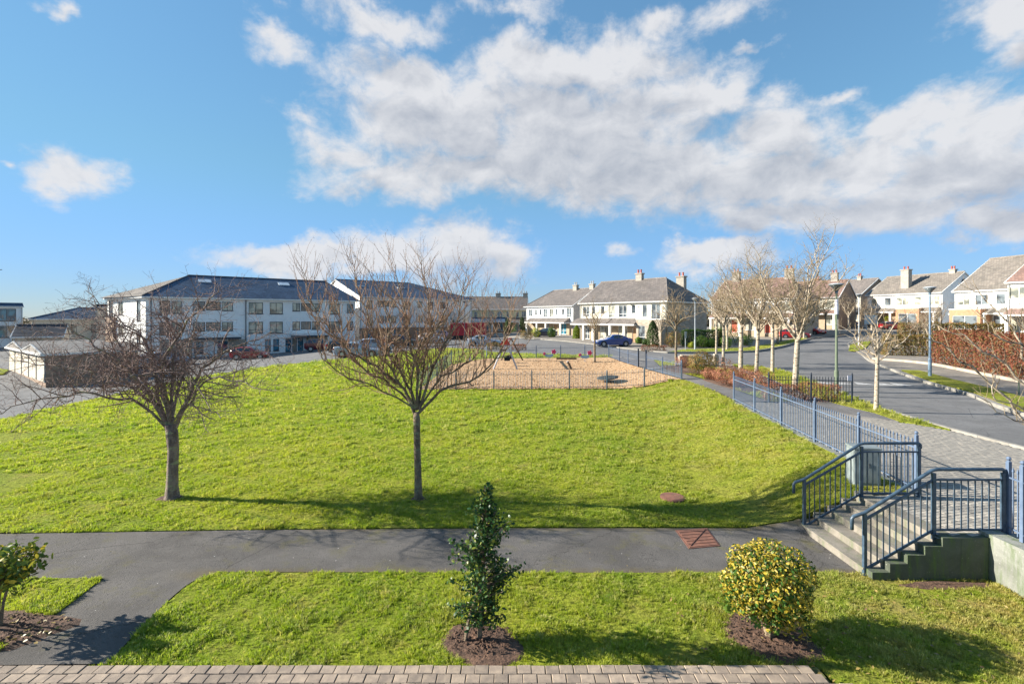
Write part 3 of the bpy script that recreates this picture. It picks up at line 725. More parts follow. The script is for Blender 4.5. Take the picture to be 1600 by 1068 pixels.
spiked_fence('short dark blue spiked fence in front of the low rust hedge beside the road', [(11.35, 21.5), (13.1, 21.3), (14.75, 21.1)], mat='fence_dark', zfun=lambda x, y: PZ)
spiked_fence('pale blue spiked fence on top of the retaining wall at the right edge', [(8.63, 8.45), (8.40, 8.0), (8.29, 6.0), (8.29, 4.0), (8.29, 2)], zfun=lambda x, y: PZ + (0.06 if y < 8.3 else 0), spacing=.16)
pl = thing('fence_plinth', 'low concrete edging under the long blue spiked fence', 'edging'); mb = MB()
for i in range(len(fy) - 1):
    y0, y1 = fy[i] + .02, fy[i + 1]; x0, x1 = fence_x(y0), fence_x(y1); i0 = len(mb.v)
    mb.v += [(x0 - .1, y0, .3), (x0 + .08, y0, .3), (x1 + .08, y1, .3), (x1 - .1, y1, .3), (x0 - .1, y0, PZ + .015), (x0 + .08, y0, PZ + .015), (x1 + .08, y1, PZ + .015), (x1 - .1, y1, PZ + .015)]
    for fq in ((4,5,6,7), (0,1,5,4), (1,2,6,5), (2,3,7,6), (3,0,4,7)): mb.f.append(tuple(i0 + k for k in fq)); mb.fm.append(0)
mb.build('edging_stone', 'concrete_pale', pl)
t = thing('notice_sign', 'small pale lilac notice fixed to the end post of the short dark fence', 'sign', (14.62, 21.07, PZ + 1.1)); mb = MB(); mb.box(-.09, .09, -.02, -.005, -.1, .13); mb.build('sign_board', 'notice_white', t); mb = MB(); mb.box(-.02, .12, -.003, .01, -.05, .0); mb.build('bracket', 'fence_dark', t)

def bow_fence(label, pts, single, mat, spacing=0.1, h=1.05, posts=2.35):
    """playground fence with looped tops"""
    t = thing('playground_fence', label, 'fence')
    lb = MB(); r = spacing * .5
    lb.tube([(-r, 0, .06), (-r, 0, h - r)] + [(-r * math.cos(a), 0, h - r + r * math.sin(a)) for a in (.6, 1.1, 1.57, 2.0, 2.5)] + [(r, 0, h - r), (r, 0, .06)], 0.0095 if single else 0.006, 3, False)
    lme = lb.mesh('hoop_bar', mat); pb = MB(); pb.box(-.03, .03, -.03, .03, -.1, h + .1); pme = pb.mesh('post', mat)
    joined = MB(); left = 280
    for i in range(len(pts) - 1):
        a, b = Vector(pts[i]), Vector(pts[i + 1]); L = (b - a).length; d = (b - a) / L; ang = math.atan2(d.y, d.x)
        np_ = max(1, round(L / posts))
        for j in range(np_):
            p, q = a.lerp(b, j / np_), a.lerp(b, (j + 1) / np_); zp, zq = h1(*p) + .05, h1(*q) + .05
            put('post', pme, t, (p.x, p.y, zp), ang)
            for dz in (.1, h - .16):
                m2 = MB(); m2.tube([(p.x, p.y, zp + dz), (q.x, q.y, zq + dz)], 0.015, 4); m2.build('rail', mat, t)
            n = int((q - p).length / (2 * spacing))
            for k in range(n):
                f = (k + .5) / n; x, y, z = p.x + (q.x - p.x) * f, p.y + (q.y - p.y) * f, zp + (zq - zp) * f
                if single and left > 0: put('hoop_bar', lme, t, (x, y, z), ang); left -= 1
                else:
                    M = Matrix.Translation((x, y, z)) @ Matrix.Rotation(ang, 4, 'Z'); i0 = len(joined.v)
                    joined.v += [tuple(M @ Vector(v.co)) for v in lme.vertices]; joined.f += [tuple(i0 + v for v in f_.vertices) for f_ in lme.polygons]; joined.fm += [0] * len(lme.polygons)
    put('post', pme, t, (pts[-1][0], pts[-1][1], h1(*pts[-1]) + .05), 0)
    if joined.v: joined.build('bars', mat, t, kind='stuff')
    return t
bow_fence('grey hoop topped playground fence along the edge of the big lawn', [(-5.8, 29.96), (10.58, 30.33)], True, 'lamp_blue')
bow_fence('hoop topped playground fence at the back of the bark chips beside the road', [(9.0, 45.25), (-2.3, 44.25), (-5.03, 40.55)], False, 'fence_blue')
bow_fence('hoop topped playground fence along the left side of the bark chips', [(-5.03, 40.5), (-5.82, 30.0)], False, 'fence_blue')
bow_fence('short blue fence panel from the playground gate to its front right corner', [(9.95, 36.0), (10.58, 30.38)], False, 'fence_blue')
bow_fence('blue playground fence running from the gate back to the road', [(9.0, 45.2), (9.22, 41.8), (9.72, 37.6)], False, 'fence_blue')
for y, x in ((37.5, 9.74), (36.05, 9.93)):
    t = thing('gate_post', 'tall dark playground gate post, the %s of the two' % ('farther' if y > 37 else 'nearer'), 'post', (x, y, h1(x, y)))
    mb = MB(); mb.box(-.05, .05, -.05, .05, 0, 1.45); mb.build('shaft', 'fence_dark', t); mb = MB(); mb.box(-.06, .06, -.06, .06, 1.452, 1.48); mb.build('cap', 'fence_dark', t)

# ------------------------------------------------------------------ covers, cabinet, lamps, signs
t = thing('manhole_cover', 'square rusty steel cover set in the tarmac path near the steps', 'manhole cover')
q = [G(1057, 829), G(1104, 826), G(1123, 852), G(1077, 856)]
c_ = sum((Vector(p) for p in q), Vector((0, 0))) / 4; t.location = (c_.x, c_.y, 0)
def quadslab(q, z0, z1, mat, name, par, shrink=1.0):
    mb = MB(); c = Vector((0, 0)); qq = [(Vector(p) - c_) * shrink for p in q]
    mb.v = [(p.x, p.y, z0) for p in qq] + [(p.x, p.y, z1) for p in qq]
    for fq in ((4,5,6,7), (0,1,5,4), (1,2,6,5), (2,3,7,6), (3,0,4,7)): mb.f.append(fq if fq[0] else fq); mb.fm.append(0)
    return mb.build(name, mat, par)
qq_ = [q[3], q[2], q[1], q[0]]
quadslab(qq_, -.02, .012, 'rust_dark', 'frame', t, 1.06); quadslab(qq_, 0.0, .02, 'rust', 'plate', t, 0.97)
mb = MB()
for f in (0.12, .3, .5, .7, .88):
    a = (Vector(q[3]) - c_).lerp(Vector(q[0]) - c_, f) * .9; b = (Vector(q[2]) - c_).lerp(Vector(q[1]) - c_, f) * .9; mb.tube([(a.x, a.y, .022), (b.x, b.y, .022)], .008, 4)
a, b = (Vector(q[3]) - c_) * .85, (Vector(q[1]) - c_) * .85; mb.tube([(a.x, a.y, .026), (b.x, b.y, .026)], .01, 4)
mb.build('ribs', 'rust_dark', t)
x, y = G(1051, 779); t = thing('drain_cover', 'round brown drain cover half hidden in the lawn', 'manhole cover', (x, y, h1(x, y) + .03))
mb = MB(); mb.lathe([(.30, -.05), (.30, .03), (.27, .04)], 20); mb.build('ring', 'rust_dark', t); mb = MB(); mb.lathe([(.255, -.05), (.255, .046), (0.02, .05)], 20); mb.build('lid', 'rust', t)

t = thing('utility_cabinet', 'grey green utility cabinet behind the far stair railing', 'cabinet', (7.98, 11.05, PZ), R(-12))
mb = MB(); mb.box(-.26, .26, -.2, .2, -.5, .80); mb.build('body', 'cabinet_green', t); mb = MB(); mb.box(-.28, .28, -.22, .22, .802, .84); mb.build('lid', 'cabinet_green', t)
mb = MB(); mb.box(-.24, -.01, -.212, -.202, .06, .76); mb.box(.01, .24, -.212, -.202, .06, .76); mb.build('doors', 'cabinet_green', t); mb = MB(); mb.box(.02, .04, -.225, -.213, .4, .5); mb.build('handle', 'trim_dark', t)
mb = MB(); mb.box(-.272, -.262, -.18, .18, .05, .76); mb.build('side_panel', 'cabinet_green', t)

def lamp(name, label, x, y, h, mat, style='cone', head='lamp_grey', s=1.0, band=None):
    z0 = h1(x, y); t = thing(name, label, 'street lamp', (x, y, z0))
    mb = MB(); mb.lathe([(.095, 0), (.095, 1.15), (.085, 1.2)], 12); mb.build('base_sleeve', mat, t, smooth=False)
    mb = MB(); mb.tube([(0, 0, 1.1), (0, 0, h - .45)], [.065, .042], 10); mb.build('pole', mat, t)
    if style == 'cone':
        mb = MB(); mb.lathe([(.05, h - .47), (.07, h - .38), (.09, h - .34), (.04, h - .33)], 12); mb.build('collar', 'lamp_blue', t)
        mb = MB(); mb.lathe([(.08, h - .33), (.13, h - .25), (.27, h - .10), (.29, h - .05)], 16); mb.build('bowl', 'glass', t, smooth=True)
        mb = MB(); mb.lathe([(.30, h - .05), (.34, h - .035), (.33, h - .01), (.20, h + .03), (.02, h + .045)], 18); mb.build('hood', head, t, smooth=True)
    else:
        mb = MB(); mb.lathe([(.045, h - .46), (.12, h - .42), (.16, h - .15), (.05, h - .12)], 12); mb.build('lantern', 'glass', t)
        mb = MB(); mb.lathe([(.22, h - .12), (.24, h - .08), (.10, h), (.02, h + .02)], 12); mb.build('cap', 'trim_dark', t)
    if band: mb = MB(); mb.tube([(0, -.005, band[0]), (0, -.005, band[1])], [.075, .07], 10); mb.build('wrap', 'notice_white', t)
    return t
x, y = G(1453, 590); lamp('street_lamp', 'blue street lamp with a wide dish head in front of the copper hedge', x, y, 5.6, 'lamp_blue')
x, y = G(1307, 617); lamp('street_lamp', 'green tinged street lamp rising behind the short dark fence', x, y, 5.35, 'lamp_green', band=(3.9, 4.6))
x, y = G(1342, 541); lamp('street_lamp', 'slim grey street lamp on the small grass island across the road', x, y, 6.3, 'lamp_grey')
x, y = G(1086, 547); lamp('street_lamp', 'street lamp in front of the clipped laurel hedge', x, y, 5.8, 'lamp_grey')
x, y = (-7.2, 74.0); lamp('street_lamp', 'dark street lamp standing beside the playground left of the black hatchback', x, y, 6.2, 'trim_dark')
x, y = G(1071, 548); t = thing('sign_post', 'plain grey sign post with a narrow plate beside the laurel hedge', 'sign post', (x, y, h1(x, y)))
mb = MB(); mb.tube([(0, 0, 0), (0, 0, 2.1)], .04, 8); mb.build('pole', 'lamp_grey', t); mb = MB(); mb.box(-.11, .11, -.055, -.042, 1.4, 2.15); mb.build('plate', 'trim_grey', t)
x, y = (56, 76); t = thing('road_sign', 'back of a pale blue rectangular road sign at the far bend', 'road sign', (x, y, h1(x, y)))
mb = MB(); mb.tube([(-.6, 0, 0), (-.6, 0, 2.9)], .05, 6); mb.build('pole', 'lamp_grey', t); mb = MB(); mb.tube([(.6, 0, 0), (.6, 0, 2.9)], .05, 6); mb.build('pole', 'lamp_grey', t); mb = MB(); mb.box(-1.0, 1.0, -.1, -.06, 1.5, 2.9); mb.build('board', 'sign_blue', t)
x, y = G(1592, 618); t = thing('bollard', 'thin grey marker post on the pavement at the right edge', 'post', (x, y, h1(x, y))); mb = MB(); mb.tube([(0, 0, 0), (0, 0, .75)], .03, 8); mb.build('shaft', 'lamp_green', t); mb = MB(); mb.tube([(0, 0, .751), (0, 0, .78)], [.034, .02], 8); mb.build('cap', 'lamp_grey', t)
# painted teeth of the speed ramp
rm = thing('ramp_marking', 'faded white triangle markings painted across the road behind the short fence', 'road marking')
for i, px in enumerate((1290, 1318, 1350, 1382, 1408)):
    x, y = G(px, 597 + i * .6); mb = MB(); z = h1(x, y) - .055; mb.face([(x - .55, y - .3, z), (x + .5, y - .3, z), (x + .05, y + .9, z)]); mb.build('triangle', 'road_white', rm)
rm = thing('stop_line', 'faded broken white line across the far bend of the road', 'road marking')
for i, px in enumerate((1316, 1330, 1345, 1360, 1372)):
    x, y = G(px, 524.5); mb = MB(); z = h1(x, y) - .055; mb.box(x - .45, x + .45, y - .3, y + .3, z - .002, z + .003); mb.build('dash', 'road_white', rm)

# ------------------------------------------------------------------ playground
sw = thing('swing_frame', 'grey and brown swing frame with a red top and a hanging seat', 'swing')
A0, A1 = Vector((-.52, 38.5)), Vector((-.1, 42.6)); zt = h1(*A0) + 2.25
for (p, legs, nm) in ((A0, ((-1.45, 38.1, 'play_grey'), (.42, 38.1, 'play_grey')), 'a'), (A1, ((-.98, 42.9, 'play_brown'), (.98, 42.7, 'play_brown')), 'b')):
    for lx, ly, mt in legs:
        mb = MB(); mb.tube([(lx, ly, h1(lx, ly)), (p.x, p.y, zt)], .065, 8); mb.build('leg', mt, sw)
mb = MB(); mb.tube([(A0.x, A0.y, zt), (A1.x, A1.y, zt)], .06, 8); mb.build('crossbar', 'play_red', sw)
mb = MB(); mb.v = [(-.95, 38.35, zt - .35), (-.12, 38.35, zt - .35), (-.52, 38.38, zt + .33), (-.95, 38.5, zt - .35), (-.12, 38.5, zt - .35), (-.52, 38.5, zt + .33)]; mb.f = [(0,1,2), (5,4,3), (0,3,4,1), (1,4,5,2), (2,5,3,0)]; mb.fm = [0] * 5; mb.build('gable_plate', 'play_red', sw)
for yy in (39.7, 41.3):
    xx = A0.x + (A1.x - A0.x) * (yy - A0.y) / (A1.y - A0.y)
    for s_ in (-.2, .2): mb = MB(); mb.tube([(xx + s_, yy, zt), (xx + s_ * .9, yy, zt - 1.45)], .014, 4); mb.build('chain', 'play_grey', sw)
    mb = MB(); mb.box(xx - .24, xx + .24, yy - .12, yy + .12, zt - 1.72, zt - 1.66); mb.box(xx - .24, xx + .24, yy + .09, yy + .12, zt - 1.66, zt - 1.42); mb.box(xx - .24, xx - .20, yy - .12, yy + .12, zt - 1.66, zt - 1.42); mb.box(xx + .20, xx + .24, yy - .12, yy + .12, zt - 1.66, zt - 1.42); mb.build('seat', 'rubber', sw)
def rider(label, x, y):
    z = h1(x, y) + .05; t = thing('spring_rider', label, 'spring rider', (x, y, z), group='spring riders on the bark chips')
    mb = MB(); mb.tube([(.09 * math.cos(a * .7), .09 * math.sin(a * .7), .02 + a * .0155) for a in range(0, 26)], .016, 4); mb.build('spring', 'play_grey', t)
    mb = MB(); mb.box(-.32, .30, -.10, .10, .42, .5); mb.v += []; mb.build('seat', 'play_blue', t)
    for s_ in (-1, 1):
        mb = MB(); o2 = [(-.36, .40), (-.20, .34), (.16, .34), (.34, .44), (.30, .62), (.10, .56), (-.20, .56), (-.40, .60)]
        n = len(o2); mb.v = [(a, s_ * .11, b) for a, b in o2] + [(a, s_ * .14, b) for a, b in o2]
        mb.f = [tuple(range(n)), tuple(range(2 * n - 1, n - 1, -1))] + [(i, i + n, (i + 1) % n + n, (i + 1) % n) for i in range(n)]; mb.fm = [0] * len(mb.f); mb.build('side_panel', 'play_blue', t)
    for dx, dz, r in ((.40, .80, .19), (-.42, .62, .13)):
        mb = MB(); pts = [(dx + r * (1 + .25 * math.cos(5 * a)) * math.cos(a), dz + r * (1 + .25 * math.cos(5 * a)) * math.sin(a)) for a in [k * math.pi / 10 for k in range(20)]]
        n = 20; mb.v = [(a, -.05, b) for a, b in pts] + [(a, .05, b) for a, b in pts]; mb.f = [tuple(range(n)), tuple(range(2 * n - 1, n - 1, -1))] + [(i, i + n, (i + 1) % n + n, (i + 1) % n) for i in range(n)]; mb.fm = [0] * len(mb.f)
        mb.build('head' if dx > 0 else 'tail', 'play_pink', t)
    mb = MB(); mb.tube([(.2, -.2, .72), (.2, .2, .72)], .018, 6); mb.tube([(.2, 0, .5), (.2, 0, .72)], .018, 6); mb.build('handle', 'play_grey', t)
x, y = 3.25, 42.4; rider('pink and blue spring rider nearer the swing frame', x, y)
x, y = 6.25, 41.6; rider('pink and blue spring rider nearer the playground gate', x, y)
x, y = G(950, 597); t = thing('spinner_dish', 'low grey dish shaped spinner near the front fence of the playground', 'spinner', (x, y, h1(x, y) + .05))
mb = MB(); mb.lathe([(.12, 0), (.12, .2)], 12); mb.build('pivot', 'trim_grey', t); mb = MB(); mb.lathe([(.2, .16), (.72, .26), (.74, .29), (.5, .31), (.05, .33)], 24); mb.build('dish', 'rubber', t, smooth=True).rotation_euler = (R(4), R(-6), 0)
x, y = G(890, 577); t = thing('balance_post', 'short leaning brown post in the middle of the bark chips', 'post', (x, y, h1(x, y)), 0); mb = MB(); mb.tube([(.12, 0, 0), (0, 0, .3), (-.16, 0, .62)], [.13, .11, .09], 8); mb.build('shaft', 'play_brown', t); mb = MB(); mb.tube([(-.163, 0, .625), (-.175, 0, .65)], [.095, .07], 8); mb.build('cap', 'play_grey', t)
x, y = G(885, 562); t = thing('balance_beam', 'low dark beam lying behind the spring riders', 'beam', (x, y, h1(x, y))); mb = MB(); mb.box(-.9, .9, -.08, .08, .05, .2); mb.build('beam_body', 'play_brown', t)

# stone seat blocks by the street trees
t = thing('stone_block', 'pale stone block at the foot of the street trees', 'stone', (13.6, 37.2, h1(13.6, 37.2)), .1)
def rock(sx, sy, sz, seed):
    rg = random.Random(seed); bm = bmesh.new(); bmesh.ops.create_cube(bm, size=1); bmesh.ops.bevel(bm, geom=bm.edges[:], offset=.1, segments=2, affect='EDGES')
    for v in bm.verts: v.co = Vector((v.co.x * sx, v.co.y * sy, (v.co.z + .5) * sz)) * (1 + rg.uniform(-.05, .05))
    me = bpy.data.meshes.new('stone'); bm.to_mesh(me); bm.free(); me.materials.append(MATS['stone_pale']); return me
put('stone', rock(1.7, .5, .85, 1), t); t2 = thing('stone_block', 'narrow upright pale stone right of the larger stone block', 'stone', (15.5, 37.0, h1(15.5, 37)), 0); put('stone', rock(.35, .35, .95, 2), t2)

# ------------------------------------------------------------------ foliage
def leaf_mesh(name, P, N, size, mat, seed=0, fan=False, aspect=0.55, tilt=0.7):
    rg = np.random.default_rng(seed); n = len(P)
    N = N + rg.normal(0, tilt, (n, 3)); N /= np.linalg.norm(N, axis=1, keepdims=True) + 1e-9
    A = rg.normal(0, 1, (n, 3)); A -= N * (A * N).sum(1, keepdims=True); A /= np.linalg.norm(A, axis=1, keepdims=True) + 1e-9
    B = np.cross(N, A); s = size * rg.uniform(.65, 1.3, (n, 1)); r = rg.random(n)
    if fan:
        offs = [(0, 0, .12), (-1, 0, 0), (-.35, aspect, .05), (.45, aspect * .9, .05), (1, 0, -.1), (.45, -aspect * .9, .05), (-.35, -aspect, .05)]
        tris = [(0, 1, 2), (0, 2, 3), (0, 3, 4), (0, 4, 5), (0, 5, 6), (0, 6, 1)]; rimv = [0, 1, 1, 1, 1, 1, 1]
    else:
        offs = [(-1, 0, 0), (0, aspect, .12), (1, 0, -.1), (0, -aspect, .12)]; tris = [(0, 1, 2), (0, 2, 3)]; rimv = [0] * 4
    k = len(offs); V = np.zeros((n, k, 3))
    for i, (a, b, c) in enumerate(offs): V[:, i] = P + A * s * a * .5 + B * s * b * .5 + N * s * c * .5
    F = (np.arange(n)[:, None, None] * k + np.array(tris)[None]).reshape(-1, 3)
    me = bpy.data.meshes.new(name); me.vertices.add(n * k); me.vertices.foreach_set('co', V.reshape(-1).astype(np.float32))
    me.loops.add(len(F) * 3); me.loops.foreach_set('vertex_index', F.reshape(-1).astype(np.int32)); me.polygons.add(len(F))
    me.polygons.foreach_set('loop_start', np.arange(0, len(F) * 3, 3, dtype=np.int32)); me.polygons.foreach_set('loop_total', np.full(len(F), 3, np.int32))
    at = me.attributes.new('leaf', 'FLOAT_VECTOR', 'POINT'); d = np.zeros((n, k, 3), np.float32); d[:, :, 0] = r[:, None]; d[:, :, 1] = np.array(rimv)[None]
    at.data.foreach_set('vector', d.reshape(-1)); me.materials.append(MATS[mat]); me.update(); me.validate(); return me
def ell_points(n, rx, ry, rz, seed, lump=0.14, depth=0.3, cz=0.0, flat=None):
    rg = np.random.default_rng(seed); d = rg.normal(0, 1, (n, 3)); d /= np.linalg.norm(d, axis=1, keepdims=True)
    ph = rg.uniform(0, 6, 9); l = 1 + lump * (np.sin(d[:, 0] * 4 + ph[0]) * np.sin(d[:, 1] * 4 + ph[1]) + .7 * np.sin(d[:, 2] * 6 + ph[2] + d[:, 0] * 5) + .5 * np.sin(d[:, 0] * 11 + ph[3]) * np.sin(d[:, 2] * 10 + ph[4] + d[:, 1] * 7))
    r = (1 - depth * rg.random(n) ** 1.6) * l; P = d * r[:, None] * np.array([rx, ry, rz]); P[:, 2] += cz
    return P, d / np.array([rx, ry, rz]) * min(rx, ry, rz)
def bush(name, label, cat, x, y, r, mat, n=500, size=.09, rz=None, seed=1, group=None, base=None, stem='bark_brown', z=None, ry=None):
    rz = rz or r * .8; z0 = h1(x, y) if z is None else z; t = thing(name, label, cat, (x, y, z0), group=group)
    P, N = ell_points(n, r, ry or r, rz, seed, cz=rz * .9); P[:, 2] = np.maximum(P[:, 2], 0.02)
    put('foliage', leaf_mesh('foliage', P, N, size, mat, seed), t)
    mb = MB(); rg = random.Random(seed)
    for k in range(5):
        a = rg.uniform(0, 6.28); mb.tube([(0, 0, -.03), (math.cos(a) * r * .3, math.sin(a) * r * .3, rz * .7), (math.cos(a) * r * .6, math.sin(a) * r * .6, rz * 1.3)], [.03, .02, .01], 4)
    mb.build('stems', stem, t); return t
def hedge(name, label, a, b, width, height, mat, size=.1, dens=260, seed=1, z0=None, round_=.25):
    a, b = Vector(a), Vector(b); L = (b - a).length; ang = math.atan2(b.y - a.y, b.x - a.x); za, zb = (h1(*a), h1(*b)) if z0 is None else (z0, z0)
    t = thing(name, label, 'hedge', (a.x, a.y, za), ang); rg = np.random.default_rng(seed)
    areas = [L * height, L * height, L * width, width * height, width * height]; tot = sum(areas); n = int(tot * dens); pick = rg.choice(5, n, p=[q / tot for q in areas]); u, v = rg.random(n), rg.random(n)
    P = np.zeros((n, 3)); N = np.zeros((n, 3)); w2 = width / 2
    for k in range(5):
        m = pick == k
        if k < 2: P[m] = np.stack([u[m] * L, np.full(m.sum(), -w2 if k == 0 else w2), v[m] * height], 1); N[m] = (0, -1 if k == 0 else 1, 0)
        elif k == 2: P[m] = np.stack([u[m] * L, (v[m] - .5) * width, np.full(m.sum(), height)], 1); N[m] = (0, 0, 1)
        else: P[m] = np.stack([np.full(m.sum(), 0. if k == 3 else L), (u[m] - .5) * width, v[m] * height], 1); N[m] = (-1 if k == 3 else 1, 0, 0)
    f = np.clip(P[:, 2] / height, 0, 1); P[:, 1] *= 1 - .18 * f ** 3
    lump = .10 * (np.sin(P[:, 0] * 2.1 + seed) + np.sin(P[:, 0] * 4.7 + P[:, 2] * 3 + seed) + .6 * np.sin(P[:, 0] * 9 + P[:, 2] * 5)) * width * .5
    P += N * (lump[:, None] - .16 * width * rg.random((n, 1)) ** 2 + .05 * rg.normal(0, 1, (n, 1)) * .8)
    P[:, 2] += (zb - za) * P[:, 0] / L; P[:, 2] = np.maximum(P[:, 2], .03 + (zb - za) * P[:, 0] / L)
    put('foliage', leaf_mesh('foliage', P, N, size, mat, seed), t)
    mb = MB(); k = 0; rr = random.Random(seed)
    while k * .35 < L:
        x = k * .35; zz = (zb - za) * x / L
        for _ in range(3): mb.tube([(x, rr.uniform(-.1, .1) * width, zz - .03), (x + rr.uniform(-.3, .3), rr.uniform(-.35, .35) * width, zz + height * .85)], [.025, .012], 4)
        k += 1
    mb.build('stems', 'bark_brown', t); return t

# ---- golden variegated shrub
t = thing('golden_shrub', 'rounded yellow and green variegated shrub on a short stem in a soil patch', 'shrub', (3.58, 6.78, 0.06))
P, N = ell_points(6400, .60, .58, .53, 7, lump=.10, depth=.45, cz=.76)
P[:, 2] = np.where(P[:, 2] < .32, .32 + (.32 - P[:, 2]) * .8, P[:, 2])
put('foliage', leaf_mesh('foliage', P, N * 1.1, .056, 'leaf_gold', 3, fan=True, aspect=.42, tilt=.8), t)
P, N = ell_points(1400, .52, .50, .42, 8, lump=.1, depth=.4, cz=.74); put('inner_foliage', leaf_mesh('inner_foliage', P, N, .065, 'leaf_green', 4, fan=True), t)
P, N = ell_points(500, .50, .46, .2, 12, lump=.2, depth=.4, cz=.46); P[:, 0] -= .12; put('green_foliage', leaf_mesh('green_foliage', P, N, .07, 'leaf_green', 14, fan=True), t)
P, N = ell_points(300, .30, .26, .16, 9, lump=.2, depth=.5, cz=.25); P[:, 0] += .25; P[:, 1] -= .1
put('lower_sprig', leaf_mesh('lower_sprig', P, N, .065, 'leaf_gold', 5, fan=True), t)
rg = random.Random(4); mb = MB()
for k in range(7):
    a = k * .9; tp = (math.cos(a) * .33, math.sin(a) * .33, .85 + .2 * rg.random()); mb.tube([(math.cos(a) * .03, math.sin(a) * .03, -.02), (math.cos(a) * .07, math.sin(a) * .07, .28), tp], [.024, .018, .008], 6)
    for j in range(5): mb.tube([Vector(tp) * (.5 + .1 * j), Vector(tp) * (.6 + .1 * j) + Vector((rg.uniform(-.3, .3), rg.uniform(-.3, .3), rg.uniform(0, .25)))], [.01, .004], 4)
mb.tube([(0, 0, 0), (.13, -.08, .12), (.28, -.12, .16), (.42, -.18, .12)], [.03, .024, .02, .014], 6); mb.build('stems', 'twig_pale', t)
# ---- holly like conical shrub
t = thing('young_holly_tree', 'slim pointed dark green glossy evergreen in a soil patch before the path', 'shrub', (-.43, 6.72, 0.06)); rg = np.random.default_rng(5)
PP = []; mb = MB(); rr = random.Random(8)
mb.tube([(-.02, 0, -.05), (0, .02, .5), (.03, 0, 1.1), (.02, .01, 1.6), (.06, 0, 2.1)], [.035, .03, .022, .014, .005], 6)
mb.tube([(-.22, -.03, -.04), (-.17, 0, .25), (-.05, .02, .6)], [.03, .028, .022], 6)
for k in range(200):
    z = .16 + 1.95 * (k / 200) ** 1.15; a = rr.uniform(0, 6.28); env = (.26 + .5 * z if z < .45 else (.49 if z < .95 else .49 * max(0, (2.15 - z) / 1.2) ** .9)) * (.78 + .3 * math.sin(z * 9 + 1 + a)) * rr.uniform(.55, 1.15); env = max(env, .04); c = Vector((.02 + .03 * z, 0, z * .96)); e = c + Vector((math.cos(a) * env, math.sin(a) * env, .10 + .20 * env)); mb.tube([c, e], [.009, .004], 4)
    m_n = int(11 + env * 46)
    for j in range(m_n):
        f = .30 + .78 * j / m_n; q = c.lerp(e, f); PP.append((q.x + rr.gauss(0, .036), q.y + rr.gauss(0, .036), q.z + rr.gauss(0, .036)))
mb.build('stems', 'bark_brown', t); PP = np.array(PP); NN = rg.normal(0, 1, PP.shape); NN[:, 2] += 1.2; NN /= np.linalg.norm(NN, axis=1, keepdims=True)
put('foliage', leaf_mesh('foliage', PP, NN, .058, 'leaf_holly', 6, fan=True, aspect=.5, tilt=.5), t)
# ---- laurel at the left edge, its crown on bare stems
t = thing('standard_laurel', 'yellow green glossy leaved shrub on thin bare stems at the left edge', 'shrub', (-7.4, 6.98, 0.05)); mb = MB(); rr = random.Random(18); PP = []
for k in range(3):
    a = k * 2.1; mb.tube([(math.cos(a) * .06, math.sin(a) * .06, -.03), (math.cos(a) * .1, math.sin(a) * .1, .35), (math.cos(a) * .2, math.sin(a) * .2, .7)], [.022, .018, .014], 5)
for k in range(46):
    a, b_ = rr.uniform(0, 6.28), rr.uniform(-.15, 1); rad = .58 * rr.uniform(.65, 1.1); e = Vector((math.cos(a) * rad * math.cos(b_), math.sin(a) * rad * math.cos(b_), .78 + .42 * math.sin(b_))); c = Vector((e.x * .2, e.y * .2, .55)); mb.tube([c, e], [.01, .004], 4)
    for j in range(24): f = .4 + .65 * j / 24; q = c.lerp(e, f); PP.append((q.x + rr.gauss(0, .05), q.y + rr.gauss(0, .05), q.z + rr.gauss(0, .045)))
mb.build('stems', 'bark_brown', t); PP = np.array(PP); NN = rg.normal(0, 1, PP.shape); NN[:, 2] += 1.0
put('foliage', leaf_mesh('foliage', PP, NN, .095, 'leaf_laurel', 9, fan=True, aspect=.45, tilt=.5), t)

# ---- beds and hedges
hedge('low_hedge', 'low rust coloured twiggy hedge behind the short dark fence', (11.5, 22.2), (14.6, 21.85), .8, .72, 'leaf_rust', .055, 520, 3)
rusty = [(1070, 575, .55, 'small rust shrub nearest the corner of the playground fence'), (1108, 593, .42, 'rust shrub just right of the big bronze bush'), (1122, 595, .45, 'rust shrub second to the right of the big bronze bush'),
 (1137, 603, .62, 'widest dome of rust twigs in the roadside bed'), (1152, 597, .5, 'rust shrub at the back of the bed near the pale trunks'), (1153, 606, .4, 'small rust shrub at the path edge left of the fence end'),
 (1171, 602, .62, 'rust shrub between the two pale trunks and the fence end'), (1188, 610, .62, 'rust shrub right above the start of the long spiked fence')]
for i, (px, py, r, lab) in enumerate(rusty):
    x, y = G(px, py); bush('rust_shrub', lab, 'shrub', x, y, r * 1.2, 'leaf_rust', 2000, .06, r * .95, 20 + i, 'rust shrubs in the roadside bed')
x, y = G(1097, 585); bush('bronze_bush', 'big rounded bronze green bush in the bed beside the path', 'shrub', x, y, 1.0, 'leaf_olive', 3600, .085, .82, 31)
x, y = G(1134, 579); bush('dogwood_shrub', 'sparse purplish shrub in front of the pale stone block', 'shrub', x, y, .6, 'leaf_rust', 260, .09, .5, 32)
hedge('laurel_hedge', 'clipped dark green laurel hedge beside the end wall of the nearest house', G(1066, 541), G(1128, 541), 1.1, 2.0, 'leaf_hedge_green', .13, 260, 5)
x, y = G(1052, 543); bush('mixed_bush', 'tall rusty green bush at the corner of the nearest house', 'shrub', x, y, .95, 'leaf_olive', 1400, .13, 1.1, 33)
